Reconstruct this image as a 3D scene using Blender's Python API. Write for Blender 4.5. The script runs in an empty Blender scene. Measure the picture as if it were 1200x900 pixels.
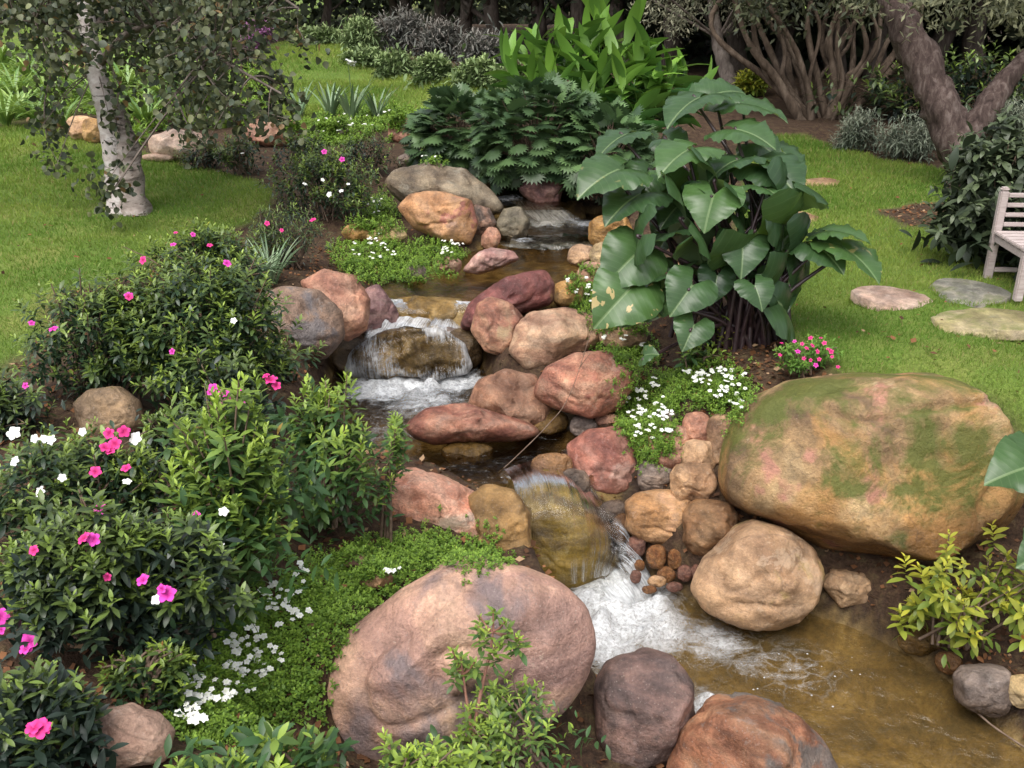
import bpy, math, random
import numpy as np
from mathutils import Vector, Matrix
random.seed(7)
R = math.radians
scene = bpy.context.scene
COL = scene.collection

# ------------------------------------------------------------------ camera, world, sun, exposure
F = 1128.0; PITCH = R(23.0); CZ = 2.2
cam = bpy.data.objects.new('camera', bpy.data.cameras.new('camera'))
COL.objects.link(cam)
cam.location = (0, 0, CZ); cam.rotation_euler = (R(90) - PITCH, 0, 0)
cam.data.sensor_width = 36; cam.data.lens = 36 * F / 1200
cam.data.clip_start = 0.05; cam.data.clip_end = 1000
scene.camera = cam

world = bpy.data.worlds.new("World"); scene.world = world; world.use_nodes = True
wn = world.node_tree; wn.nodes.clear()
SUN_EL, SUN_AZ = R(62), R(205)
sky = wn.nodes.new('ShaderNodeTexSky'); sky.sky_type = 'NISHITA'; sky.sun_disc = False
sky.sun_elevation = SUN_EL; sky.sun_rotation = SUN_AZ
sky.air_density = 1.0; sky.dust_density = 4.0; sky.ozone_density = 1.0
hs = wn.nodes.new('ShaderNodeHueSaturation'); hs.inputs['Saturation'].default_value = 0.3   # cloud-white overcast
bg = wn.nodes.new('ShaderNodeBackground'); bg.inputs[1].default_value = 0.15
wo = wn.nodes.new('ShaderNodeOutputWorld')
wn.links.new(sky.outputs[0], hs.inputs['Color']); wn.links.new(hs.outputs[0], bg.inputs[0]); wn.links.new(bg.outputs[0], wo.inputs[0])
sun = bpy.data.objects.new('sun', bpy.data.lights.new('sun', 'SUN')); COL.objects.link(sun)
sun.data.energy = 1.1; sun.data.angle = R(50); sun.data.color = (1, .96, .9)
_sd = Vector((math.sin(SUN_AZ) * math.cos(SUN_EL), math.cos(SUN_AZ) * math.cos(SUN_EL), math.sin(SUN_EL)))
sun.rotation_euler = (-_sd).to_track_quat('-Z', 'Y').to_euler(); sun.location = (0, 0, 20)
scene.view_settings.view_transform = 'Standard'; scene.view_settings.look = 'None'
scene.view_settings.exposure = 1.0; scene.view_settings.gamma = 1
scene.render.engine = 'CYCLES'
cy = scene.cycles
cy.max_bounces = 8; cy.transparent_max_bounces = 12; cy.diffuse_bounces = 3; cy.glossy_bounces = 3
cy.transmission_bounces = 4; cy.caustics_reflective = False; cy.caustics_refractive = False
cy.use_denoising = True

# ------------------------------------------------------------------ projection helpers (photo pixels -> places)
RT = np.array([1., 0, 0]); FW = np.array([0, math.cos(PITCH), -math.sin(PITCH)]); UP = np.array([0, math.sin(PITCH), math.cos(PITCH)])
CAM = np.array([0, 0, CZ])
def ray(px, py): return FW + RT * ((px - 600) / F) + UP * ((450 - py) / F)
def at_depth(px, py, t): return CAM + ray(px, py) * t
def at_z(px, py, z):
    d = ray(px, py); return CAM + d * ((z - CZ) / d[2])

# ------------------------------------------------------------------ numpy noise
def _h(ix, iy, iz, s):
    n = (ix * 374761393 + iy * 668265263 + iz * 2147483647 + s * 974634777) & 0xffffffff
    n = ((n ^ (n >> 13)) * 1274126177) & 0xffffffff
    n = n ^ (n >> 16)
    return (n & 0xffff) / 32767.5 - 1.0
def vnoise(p, s=0):
    i = np.floor(p).astype(np.int64); f = p - i; f = f * f * f * (f * (f * 6 - 15) + 10)
    r = 0
    for a in (0, 1):
        for b in (0, 1):
            for c in (0, 1):
                w = (f[:, 0] if a else 1 - f[:, 0]) * (f[:, 1] if b else 1 - f[:, 1]) * (f[:, 2] if c else 1 - f[:, 2])
                r = r + w * _h(i[:, 0] + a, i[:, 1] + b, i[:, 2] + c, s)
    return r
def fbm(p, s=0, o=4, g=.5):
    r = 0; a = 1.
    for k in range(o):
        r = r + a * vnoise(p * 2 ** k + 13.7 * k, s + k * 17); a *= g
    return r

# ------------------------------------------------------------------ terrain height
CTRL = [(0,150,0),(100,250,0),(250,200,-.02),(0,350,.05),(60,420,.05),(300,230,-.05),(150,160,0),(0,250,0),(180,210,0),(80,300,0),(-200,300,.05),(-200,180,0),(-300,500,.1),
 (0,100,.1),(350,130,.05),(430,100,.3),(400,60,.7),(300,75,.4),(500,90,.4),(570,75,.7),(200,110,.1),
 (20,480,.05),(100,520,.05),(200,600,0),(0,700,.1),(150,800,-.02),(0,890,.15),(300,650,-.1),(380,560,-.35),(250,500,-.05),(330,450,-.2),(300,380,-.1),(200,330,-.02),(330,330,-.12),
 (400,250,-.1),(330,200,0),(430,285,-.2),(500,290,-.26),(540,270,-.22),(470,320,-.28),(250,840,-.2),(150,890,-.05),(350,720,-.35),(460,640,-.5),(330,890,-.6),(200,760,-.02),(420,680,-.5),(430,450,-.6),(400,520,-.6),
 (390,420,-.4),(420,360,-.3),(560,700,-.7),(450,890,-.85),(600,890,-1.05),(720,900,-1.1),(500,180,0),(450,150,.05),(600,190,.05),(640,210,0),
 (860,410,-.15),(900,420,-.15),(950,300,0),(1100,350,0),(1190,320,0),(1000,430,-.1),(1190,430,-.08),(1190,520,-.2),(1050,400,-.05),(950,380,-.1),(1000,250,0),(1100,260,0),(820,450,-.28),
 (840,560,-.6),(820,600,-.78),(860,610,-.78),(950,655,-.85),(1000,700,-1.0),(1100,725,-1.02),(1190,650,-.75),(1190,760,-1.02),(1195,880,-1.15),(1150,620,-.75),(1050,660,-.85),(700,370,-.35),(720,300,-.25),(750,430,-.42),
 (750,600,-.95),(730,500,-.65),(780,520,-.55),(660,400,-.5),(640,380,-.4),(700,200,.05),(760,250,-.05),(800,330,-.1),(1000,180,.03),(1190,200,.05),(950,140,.15),(1190,130,.2),(700,110,.3),(800,120,.25),(1000,100,.4),(1190,80,.5),(600,470,-.65)]
PTS = [tuple(at_z(*c)) for c in CTRL]
PTS += [(0,0,.3),(-2,.3,.35),(-3,2,.2),(2,.5,-1.0),(3.2,2,-.9),(3.5,3.5,-.6),(-6,3,.15),(6,3,-.1),(0,1.5,-.5),(-1.2,1.6,.1),(5,5,0),
        (0,30,.8),(-20,30,.8),(20,30,.8),(0,60,1),(40,60,1),(-40,60,1),(-60,0,.3),(60,0,.3),(0,-40,.3),(0,120,1),(100,100,1),(-100,100,1),(20,18,.3),(-15,16,.2),(-12,10,.05),(12,10,.1)]
PTS = np.array(PTS)
def poly_z(pxs, z): return np.array([at_z(x, y, z)[:2] for x, y in pxs])
LV = dict(lower=-1.2, mid=-.75, upper=-.33, riff=-.27, top=-.06)
POOLS = [
 (poly_z([(690,655),(745,675),(830,715),(900,740),(950,722),(1000,742),(1060,772),(1110,805),(1150,848),(1195,900),(1280,1050),(820,1050),(800,880),(700,800),(640,690)], LV['lower']), LV['lower'], .3),
 (poly_z([(395,428),(470,420),(560,425),(565,450),(620,480),(668,500),(684,530),(680,560),(650,582),(600,590),(560,585),(455,560),(395,545)], LV['mid']), LV['mid'], .2),
 (poly_z([(440,350),(455,335),(490,312),(545,300),(600,283),(700,276),(720,300),(690,330),(650,345),(560,356),(470,356)], LV['upper']), LV['upper'], .14),
 (poly_z([(585,284),(600,266),(625,252),(700,252),(725,268),(700,290)], LV['riff']), LV['riff'], .1),
 (poly_z([(560,232),(570,222),(605,216),(650,236),(640,250),(600,250)], LV['top']), LV['top'], .08)]
def sdpoly(P, poly):
    d = np.full(len(P), 1e9); s = np.ones(len(P)); n = len(poly)
    for i in range(n):
        a = poly[i]; b = poly[i - 1]; e = b - a; w = P - a
        k = np.clip((w @ e) / max(e @ e, 1e-12), 0, 1); q = w - np.outer(k, e); d = np.minimum(d, (q * q).sum(1))
        c1 = P[:, 1] >= a[1]; c2 = P[:, 1] < b[1]; c3 = e[0] * w[:, 1] > e[1] * w[:, 0]
        fl = (c1 & c2 & c3) | (~c1 & ~c2 & ~c3); s = np.where(fl, -s, s)
    return s * np.sqrt(d)
def sstep(a, b, x):
    t = np.clip((x - a) / (b - a), 0, 1); return t * t * (3 - 2 * t)
def ground(xy, detail=True):
    xy = np.atleast_2d(np.asarray(xy, float))
    d2 = ((xy[:, None, :] - PTS[None, :, :2]) ** 2).sum(2) + .01
    w = d2 ** -1.9
    z = (w * PTS[:, 2]).sum(1) / w.sum(1)
    for poly, lv, dep in POOLS:
        bx = (xy[:, 0] > poly[:, 0].min() - 1) & (xy[:, 0] < poly[:, 0].max() + 1) & (xy[:, 1] > poly[:, 1].min() - 1) & (xy[:, 1] < poly[:, 1].max() + 1)
        if not bx.any(): continue
        sd = sdpoly(xy[bx], poly)
        zz = z[bx]
        bed = lv - dep * sstep(.02, -.25, sd) - .03
        k = sstep(.22, 0, sd)
        zz = np.where(sd < .22, zz * (1 - k) + np.minimum(zz, bed) * k, zz)
        up = (sd > 0) & (sd < .35); zz = np.where(up & (zz < lv - .04) & (lv > -1.1) & (xy[bx][:, 1] > poly[:, 1].mean()), np.maximum(zz, lv - .04), zz)
        z[bx] = zz
    if detail:
        p3 = np.c_[xy, np.zeros(len(xy))]
        z = z + .018 * fbm(p3 * 2.3, 5, 3) * np.clip(1 - np.abs(xy[:, 1]) / 60, .2, 1)
    return z
def gz(x, y): return float(ground([[x, y]])[0])
_T = np.geomspace(1.6, 70, 500)
def hit(px, py):
    d = ray(px, py); P = CAM + np.outer(_T, d); h = ground(P[:, :2], False)
    b = np.where(P[:, 2] < h)[0]
    if len(b) == 0: return at_depth(px, py, 60)
    k = b[0]
    if k == 0: return P[0]
    a0 = P[k - 1, 2] - h[k - 1]; a1 = h[k] - P[k, 2]; f = a0 / (a0 + a1 + 1e-9)
    return P[k - 1] * (1 - f) + P[k] * f

# ------------------------------------------------------------------ object helpers
def tag(o, label=None, cat=None, group=None, kind=None):
    if label: o['label'] = label
    if cat: o['category'] = cat
    if group: o['group'] = group
    if kind: o['kind'] = kind
    return o
def empty(name, loc, label, cat, group=None):
    o = bpy.data.objects.new(name, None); COL.objects.link(o); o.location = tuple(loc); o.empty_display_size = .2
    return tag(o, label, cat, group)
def mesh_np(name, V, faces, attrs=None, smooth=True):
    """faces: (M,k) int array or list of arrays of the same kind"""
    me = bpy.data.meshes.new(name)
    if not isinstance(faces, list): faces = [faces]
    faces = [np.asarray(f, np.int32) for f in faces if len(f)]
    nl = sum(f.size for f in faces); npol = sum(len(f) for f in faces)
    me.vertices.add(len(V)); me.vertices.foreach_set('co', np.asarray(V, np.float32).ravel())
    me.loops.add(nl); me.loops.foreach_set('vertex_index', np.concatenate([f.ravel() for f in faces]))
    me.polygons.add(npol)
    tot = np.concatenate([np.full(len(f), f.shape[1], np.int32) for f in faces]); st = np.concatenate([[0], np.cumsum(tot)[:-1]]).astype(np.int32)
    me.polygons.foreach_set('loop_start', st); me.polygons.foreach_set('loop_total', tot)
    me.polygons.foreach_set('use_smooth', np.full(npol, smooth))
    for k, a in (attrs or {}).items():
        at = me.attributes.new(k, 'FLOAT', 'POINT'); at.data.foreach_set('value', np.asarray(a, np.float32))
    me.update(calc_edges=True); me.validate()
    return me
def link(name, me, mat=None, parent=None, loc=None):
    o = bpy.data.objects.new(name, me); COL.objects.link(o)
    if mat and not me.materials: me.materials.append(mat)
    if parent: o.parent = parent
    if loc is not None: o.location = tuple(loc)
    return o
def copy_part(src, parent, M):
    c = src.copy(); COL.objects.link(c); c.parent = parent; c.matrix_local = M; return c

# ------------------------------------------------------------------ material helpers
class NT:
    def __init__(s, name):
        s.m = bpy.data.materials.new(name); s.m.use_nodes = True; s.t = s.m.node_tree; s.t.nodes.clear()
        s.out = s.n('OutputMaterial')
    def n(s, typ, **kw):
        nd = s.t.nodes.new('ShaderNode' + typ)
        for k, v in kw.items():
            if k in nd.inputs: s.set(nd.inputs[k], v)
            else: setattr(nd, k, v)
        return nd
    def set(s, i, v):
        if hasattr(v, 'is_output') or isinstance(v, bpy.types.NodeSocket): s.t.links.new(v, i)
        elif isinstance(v, tuple) and len(v) == 3 and i.type == 'RGBA': i.default_value = (*v, 1)
        else: i.default_value = v
    def math(s, op, a, b=None, c=None, clamp=False):
        nd = s.t.nodes.new('ShaderNodeMath'); nd.operation = op; nd.use_clamp = clamp
        for i, v in enumerate((a, b, c)):
            if v is not None: s.set(nd.inputs[i], v)
        return nd.outputs[0]
    def mix(s, f, a, b, blend='MIX'):
        nd = s.t.nodes.new('ShaderNodeMix'); nd.data_type = 'RGBA'; nd.blend_type = blend
        s.set(nd.inputs[0], f); s.set(nd.inputs[6], a); s.set(nd.inputs[7], b); return nd.outputs[2]
    def ramp(s, f, stops, interp='LINEAR'):
        nd = s.t.nodes.new('ShaderNodeValToRGB'); r = nd.color_ramp; r.interpolation = interp
        while len(r.elements) < len(stops): r.elements.new(.5)
        for e, (p, c) in zip(r.elements, stops):
            e.position = p; e.color = (*c, 1) if isinstance(c, tuple) else (c, c, c, 1)
        s.set(nd.inputs[0], f); return nd.outputs[0]
    def noise(s, vec=None, scale=5., detail=4., rough=.55, dist=0., out=0):
        nd = s.n('TexNoise', Scale=float(scale), Detail=float(detail), Roughness=float(rough), Distortion=float(dist))
        if vec is not None: s.set(nd.inputs['Vector'], vec)
        return nd.outputs[out]
    def coord(s, w='Object'): return s.n('TexCoord').outputs[w]
    def pos(s): return s.n('NewGeometry').outputs['Position']
    def attr(s, name):
        nd = s.n('Attribute'); nd.attribute_name = name; return nd.outputs['Fac']
    def mapping(s, vec, scale=(1, 1, 1), rot=(0, 0, 0), loc=(0, 0, 0)):
        nd = s.n('Mapping'); s.set(nd.inputs[0], vec); nd.inputs['Scale'].default_value = scale; nd.inputs['Rotation'].default_value = rot; nd.inputs['Location'].default_value = loc
        return nd.outputs[0]
    def bump(s, h, strength=.3, dist=.02, normal=None):
        nd = s.n('Bump', Strength=float(strength), Distance=float(dist)); s.set(nd.inputs['Height'], h)
        if normal is not None: s.set(nd.inputs['Normal'], normal)
        return nd.outputs[0]
    def bsdf(s, **kw):
        return s.n('BsdfPrincipled', **{k.replace('_', ' '): v for k, v in kw.items()})
    def done(s, sh): s.t.links.new(sh.outputs[0] if hasattr(sh, 'outputs') else sh, s.out.inputs[0]); return s.m

def leaf_mat(name, young, old, rough=.45, transl=.28, spec=.4, dead=None, deadp=0.0):
    t = NT(name)
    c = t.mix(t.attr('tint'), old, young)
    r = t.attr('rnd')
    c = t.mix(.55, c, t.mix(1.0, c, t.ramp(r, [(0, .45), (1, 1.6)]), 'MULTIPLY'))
    if dead: c = t.mix(t.math('GREATER_THAN', r, 1 - deadp), c, dead)
    p = t.bsdf(Base_Color=c, Roughness=rough, Specular_IOR_Level=spec)
    tr = t.n('BsdfTranslucent'); t.set(tr.inputs[0], t.mix(.5, c, (.25, .35, .03), 'MIX') if transl > .2 else c)
    mx = t.n('MixShader', Fac=transl); t.t.links.new(p.outputs[0], mx.inputs[1]); t.t.links.new(tr.outputs[0], mx.inputs[2])
    return t.done(mx)
def simple_mat(name, c1, c2, scale=8., rough=.7, bump=.3, bdist=.01, spec=.3, vec=None, stretch=None):
    t = NT(name); v = t.coord()
    if stretch: v = t.mapping(v, stretch)
    n = t.noise(v, scale, 6, .6)
    c = t.ramp(n, [(.3, c1), (.7, c2)])
    return t.done(t.bsdf(Base_Color=c, Roughness=rough, Specular_IOR_Level=spec, Normal=t.bump(t.noise(v, scale * 3, 5), bump, bdist)))
def petal_mat(name, c, c2):
    t = NT(name)
    col = t.mix(t.attr('tint'), c2, c)
    p = t.bsdf(Base_Color=col, Roughness=.6, Specular_IOR_Level=.2)
    tr = t.n('BsdfTranslucent'); t.set(tr.inputs[0], col)
    mx = t.n('MixShader', Fac=.2); t.t.links.new(p.outputs[0], mx.inputs[1]); t.t.links.new(tr.outputs[0], mx.inputs[2])
    return t.done(mx)

# ------------------------------------------------------------------ leaf templates and scatter
def leaf_template(wid=.32, fold=.25, droop=.15, rows=(0, .2, .45, .7, .88, 1.0), shape=None):
    shape = shape or (.12, .6, 1.0, .85, .45, 0)
    V = []; Fq = []; vv = []
    for y, s in zip(rows, shape):
        h = wid * .5 * s; z = -droop * y * y
        V += [(-h, y, z + fold * h), (0, y, z), (h, y, z + fold * h)]
    for i in range(len(rows) - 1):
        a = i * 3
        Fq += [(a, a + 1, a + 4, a + 3), (a + 1, a + 2, a + 5, a + 4)]
    return np.array(V, float), np.array(Fq)
QUAD = (np.array([(0, 0, 0), (.5, .45, .06), (0, 1, 0), (-.5, .45, .06)], float), np.array([(0, 1, 2, 3)]))
def round_leaf():
    V = [(0, 0, 0)]; n = 8
    for x, y in [(0, 0), (.3, .1), (.44, .36), (.3, .72), (0, 1), (-.3, .72), (-.44, .36), (-.3, .1)]:
        V.append((x, y, .35 * abs(x) - .15 * y * y))
    V = np.array(V); V[0] = (0, .5, 0)
    return V, np.array([(0, 1 + i, 1 + (i + 1) % n) for i in range(n)])
def lobed_leaf():
    pr = []; n = 9
    for i in range(n * 2 + 1):
        a = math.pi * (i / (n * 2)) - math.pi / 2
        r = (1.0 if i % 2 == 0 else .66) * (.55 + .45 * math.sin(a * .5 + math.pi / 4))
        pr.append((r * math.cos(a) * .55, .5 + .5 * r * math.sin(a)))
    right = pr; left = [(-x, y) for x, y in pr]
    V = [(0, .45, .0)]; 
    ring = right + left[::-1][1:-1]
    for x, y in ring: V.append((x, y, -.25 * abs(x) - .2 * max(0, y - .5)))
    m = len(ring)
    return np.array(V), np.array([(0, 1 + i, 1 + (i + 1) % m) for i in range(m)])
def frames(d, up=None, spin=None):
    """d (M,3) leaf directions -> (M,3,3) matrices, columns X(width) Y(length) Z(normal, roughly up)"""
    d = d / (np.linalg.norm(d, axis=1, keepdims=True) + 1e-9)
    u = np.tile([0, 0, 1.], (len(d), 1)) if up is None else up
    x = np.cross(d, u); nrm = np.linalg.norm(x, axis=1, keepdims=True)
    x = np.where(nrm < 1e-3, np.array([1., 0, 0]), x / (nrm + 1e-9)); z = np.cross(x, d)
    if spin is not None:
        c, s = np.cos(spin)[:, None], np.sin(spin)[:, None]
        x, z = x * c + z * s, z * c - x * s
    return np.stack([x, d, z], 2)
def scatter(tmpl, pos, mats, size, widen=None):
    V, Fc = tmpl; M = len(pos)
    L = V[None] * np.ones((M, 1, 1))
    if widen is not None: L = L * np.stack([widen, np.ones(M), np.ones(M)], 1)[:, None, :]
    W = np.einsum('mij,mnj->mni', mats, L) * np.asarray(size)[:, None, None] + pos[:, None, :]
    Fo = (Fc[None] + (np.arange(M) * len(V))[:, None, None]).reshape(-1, Fc.shape[1])
    return W.reshape(-1, 3), Fo, len(V)
def leaves_mesh(name, tmpl, pos, mats, size, tint, rnd, widen=None):
    V, Fo, k = scatter(tmpl, pos, mats, size, widen)
    return mesh_np(name, V, Fo, {'tint': np.repeat(tint, k), 'rnd': np.repeat(rnd, k)})
rng = np.random.default_rng(11)
def unit(n):
    v = rng.normal(size=(n, 3)); return v / np.linalg.norm(v, axis=1, keepdims=True)
def tube(paths, seg=6, noise_amp=0., noise_sc=8., seed=0, cap=True):
    """paths: list of (pts (n,3), radii (n,)) -> V, quads"""
    Vs = []; Fs = []; off = 0
    for pts, rad in paths:
        pts = np.asarray(pts, float); rad = np.asarray(rad, float); n = len(pts)
        if len(rad) != n: rad = np.interp(np.linspace(0, 1, n), np.linspace(0, 1, len(rad)), rad)
        tg = np.gradient(pts, axis=0); tg /= np.linalg.norm(tg, axis=1, keepdims=True) + 1e-9
        ref = np.array([1., 0, 0]) if abs(tg[0][0]) < .8 else np.array([0, 1., 0])
        x = np.cross(tg, ref); x /= np.linalg.norm(x, axis=1, keepdims=True) + 1e-9; y = np.cross(tg, x)
        a = np.linspace(0, 2 * math.pi, seg, endpoint=False)
        ring = x[:, None] * np.cos(a)[None, :, None] + y[:, None] * np.sin(a)[None, :, None]
        V = pts[:, None] + ring * rad[:, None, None]
        if noise_amp:
            f = fbm((pts[:, None] + ring * rad[:, None, None]).reshape(-1, 3) * noise_sc, seed, 3).reshape(n, seg)
            V = V + ring * (f * noise_amp * rad[:, None])[:, :, None]
        Vs.append(V.reshape(-1, 3))
        i = np.arange(n - 1)[:, None] * seg; j = np.arange(seg)[None]; j2 = (j + 1) % seg
        Fs.append(np.stack([i + j, i + j2, i + seg + j2, i + seg + j], 2).reshape(-1, 4) + off)
        off += n * seg
    return np.concatenate(Vs), np.concatenate(Fs)
def curve(pts, n=12):
    pts = np.asarray(pts, float); m = len(pts); out = []
    P = np.vstack([2 * pts[0] - pts[1], pts, 2 * pts[-1] - pts[-2]])
    for k in range(m - 1):
        p0, p1, p2, p3 = P[k:k + 4]
        for t in np.linspace(0, 1, n, endpoint=(k == m - 2)):
            out.append(.5 * ((2 * p1) + (p2 - p0) * t + (2 * p0 - 5 * p1 + 4 * p2 - p3) * t * t + (3 * p1 - p0 - 3 * p2 + p3) * t ** 3))
    return np.array(out)

# ================================================================== SETTING: ground
LAWNS = [[(-500,146),(60,148),(180,184),(215,188),(255,204),(300,218),(322,236),(300,262),(235,285),(150,315),(70,350),(25,410),(-40,470),(-500,520)],
         [(870,168),(930,160),(1000,180),(1110,198),(1400,235),(1600,480),(1260,560),(1195,530),(1120,470),(985,440),(925,400),(890,330),(870,250)],
         [(300,74),(330,60),(400,51),(412,74),(480,92),(585,100),(590,118),(520,132),(440,140),(330,140),(300,112)],
         [(300,62),(330,48),(400,45),(402,52),(320,66)]]
LAWNP = [np.array([hit(x, y)[:2] for x, y in p]) for p in LAWNS]
MULCH = np.array([hit(x, y)[:2] for x, y in [(1025,245),(1060,237),(1110,240),(1135,255),(1110,268),(1060,266)]])
SLABS = [[(996,350),(1010,341),(1045,337),(1085,343),(1098,351),(1070,360),(1030,362),(1005,357)],[(1088,336),(1105,328),(1145,330),(1180,342),(1182,352),(1150,357),(1110,352)],[(1090,372),(1110,360),(1150,357),(1195,366),(1230,384),(1205,398),(1150,395),(1105,388)],
 [(940,211),(965,207),(985,212),(970,218),(945,217)],[(918,252),(940,247),(962,254),(945,264),(920,262)]]
SLABP = [np.array([hit(x, y)[:2] for x, y in p]) for p in SLABS]
def grass_w(xy, soft=.12):
    g = np.zeros(len(xy)); nz = .12 * fbm(np.c_[xy * 1.7, np.zeros(len(xy))], 3, 3)
    for p in LAWNP: g = np.maximum(g, sstep(soft, -soft, sdpoly(xy, p) + nz * np.clip(np.abs(xy[:, 1]) / 8, .6, 2)))
    g = g * sstep(-.1, .1, sdpoly(xy, MULCH) + nz)
    if soft < .1:
        for p in SLABP: g = g * sstep(-.03, .0, sdpoly(xy, p))
    return g
def axis(a, b, fine, lo, hi, g=1.12):
    x = list(np.arange(lo, hi, fine)); s = fine
    while x[-1] < b: s *= g; x.append(x[-1] + s)
    s = fine; y = [x[0]]
    while y[-1] > a: s *= g; y.append(y[-1] - s)
    return np.array(y[1:][::-1] + x)
gx = axis(-300, 300, .055, -4.5, 4.8); gy = axis(-80, 400, .055, 1.8, 12.0)
GX, GY = np.meshgrid(gx, gy); xy = np.c_[GX.ravel(), GY.ravel()]
zg = np.concatenate([ground(c) for c in np.array_split(xy, 40)])
nx, ny = len(gx), len(gy)
ii = (np.arange(ny - 1)[:, None] * nx + np.arange(nx - 1)[None]).ravel()
gw = np.concatenate([grass_w(c) for c in np.array_split(xy, 20)])
gw = np.maximum(gw, np.maximum(sstep(45, 60, np.abs(xy).max(1)), sstep(-7.5, -9, xy[:, 0]) * sstep(13, 15, xy[:, 1])))
bed = np.zeros(len(xy))
for poly, lv, dep in POOLS: bed = np.maximum(bed, sstep(.3, .2, sdpoly(xy, poly)) * sstep(lv + .035, lv - .045, zg + .03 * fbm(np.c_[xy * 5, 0 * zg], 6, 2)))
for p in SLABP: zg = zg - .03 * sstep(.03, -.03, sdpoly(xy, p))
damp = np.zeros(len(xy))
for poly, lv, dep in POOLS: damp = np.maximum(damp, sstep(.7, .35, sdpoly(xy, poly)) * sstep(lv + .17, lv + .05, zg))
gm = mesh_np('ground', np.c_[xy, zg], np.stack([ii, ii + 1, ii + nx + 1, ii + nx], 1), {'grass': gw, 'bed': bed, 'damp': damp})
t = NT('ground_mix'); P = t.pos()
n1 = t.noise(P, 1.3, 5, .6); n2 = t.noise(P, 14, 6, .65); n3 = t.noise(P, 60, 4, .7)
gr = t.ramp(n1, [(.3, (.09, .15, .022)), (.5, (.12, .185, .03)), (.7, (.19, .21, .05))])
gr = t.mix(.6, gr, t.ramp(n3, [(.3, .35), (.7, 1.5)]), 'MULTIPLY')
so = t.ramp(n2, [(.3, (.03, .017, .010)), (.55, (.075, .043, .026)), (.75, (.13, .08, .05))])
so = t.mix(.7, so, t.ramp(n3, [(.35, .4), (.7, 1.5)]), 'MULTIPLY')
bd = t.ramp(t.noise(P, 5, 6, .6, .5), [(.34, (.06, .038, .014)), (.5, (.18, .115, .038)), (.66, (.34, .24, .10))])
bd = t.mix(.5, bd, t.ramp(t.noise(P, 35, 4), [(.3, .5), (.7, 1.5)]), 'MULTIPLY')
c = t.mix(t.math('ADD', t.attr('grass'), t.math('MULTIPLY', t.math('SUBTRACT', n2, .5), .6), clamp=True), so, gr); c = t.mix(t.math('MULTIPLY', t.attr('damp'), .7), c, t.mix(1.0, c, (.35, .3, .26), 'MULTIPLY')); c = t.mix(t.attr('bed'), c, bd)
b1 = t.bump(n3, .7, .02, t.bump(n2, .6, .03))
tag(link('ground', gm, t.done(t.bsdf(Base_Color=c, Roughness=t.math('SUBTRACT', .9, t.math('MULTIPLY', t.attr('damp'), .55)), Specular_IOR_Level=.25, Normal=b1))), kind='structure')

# ------------------------------------------------------------------ grass blades (stuff)
def grass_blades():
    allp = []
    for k, (p, n) in enumerate(zip(LAWNP, (120000, 100000, 45000, 4000))):
        lo, hi = p.min(0), p.max(0); got = 0
        lo = np.maximum(lo, [-11, 3]); hi = np.minimum(hi, [8, 32])
        q = rng.uniform(lo, hi, (n * 8, 2))
        dd = np.hypot(q[:, 0], q[:, 1]); near = max(4.5, p[:, 1].min())
        q = q[rng.random(len(q)) < (near / dd) ** 1.6]
        t_ = q[:, 1] * math.cos(PITCH); inv = np.abs(q[:, 0]) < t_ * .62 + .8
        q = q[inv]; q = q[grass_w(q, .05) > rng.uniform(.25, .9, len(q))][:n]
        allp.append(q)
    q = np.concatenate(allp); n = len(q); z = np.concatenate([ground(c) for c in np.array_split(q, 80)])
    d = np.hypot(q[:, 0], q[:, 1])
    dirs = unit(n) * .75; dirs[:, 2] = 1
    m = frames(dirs, up=unit(n))
    T = (np.array([(-.5, 0, 0), (.5, 0, 0), (.0, 1, .0)]), np.array([(0, 1, 2)]))
    sz = rng.uniform(.018, .042, n) * np.clip(d / 7, .9, 2.2)
    return leaves_mesh('lawn_grass', T, np.c_[q, z - .004], m, sz, np.clip(.5 + .75 * fbm(np.c_[q * .8, np.zeros(n)], 9, 4) + .3 * sstep(13, 19, d) + rng.normal(0, .2, n), 0, 1), rng.random(n), widen=rng.uniform(.10, .2, n))  # distance term tints far blades lighter to offset the shade of the wood
M_grass = leaf_mat('lawn_blade', (.22, .29, .055), (.10, .19, .028), .65, .3, .15, (.32, .26, .11), .07)
tag(link('lawn_grass', grass_blades(), M_grass), 'short mown green lawn grass with dry yellowish patches', 'grass', kind='stuff')

# ------------------------------------------------------------------ leaf litter on the beds (stuff)
def litter():
    q = np.concatenate([rng.uniform((-4.5, 2.2), (4.5, 9), (26000, 2)), MULCH.mean(0) + rng.normal(0, .45, (900, 2)), rng.uniform((1.2, 3.8), (3.6, 6.2), (5000, 2))])
    g = grass_w(q); b = np.min([sdpoly(q, p[0]) for p in POOLS], 0)
    q = q[((g < .25) & (b > .12) & (rng.random(len(q)) < .6)) | ((g > .6) & (rng.random(len(q)) < .012))]; q = np.vstack([q, rng.uniform((-6, 6), (7, 13), (260, 2))]); q = q[np.min([sdpoly(q, p[0]) for p in POOLS], 0) > .1]; n = len(q)
    z = np.concatenate([ground(c) for c in np.array_split(q, 10)])
    d = unit(n); d[:, 2] *= .3
    return leaves_mesh('leaf_litter', QUAD, np.c_[q, z + .008 + .025 * (grass_w(q) > .5)], frames(d, spin=rng.normal(0, .5, n)), rng.uniform(.02, .055, n), rng.random(n), rng.random(n), widen=rng.uniform(.4, 1, n))
tag(link('leaf_litter', litter(), leaf_mat('litter', (.22, .10, .045), (.06, .032, .02), .8, .05, .1, (.34, .22, .13), .08)), 'brown fallen leaves and bark chips on the bare soil', 'leaf litter', kind='stuff')

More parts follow.
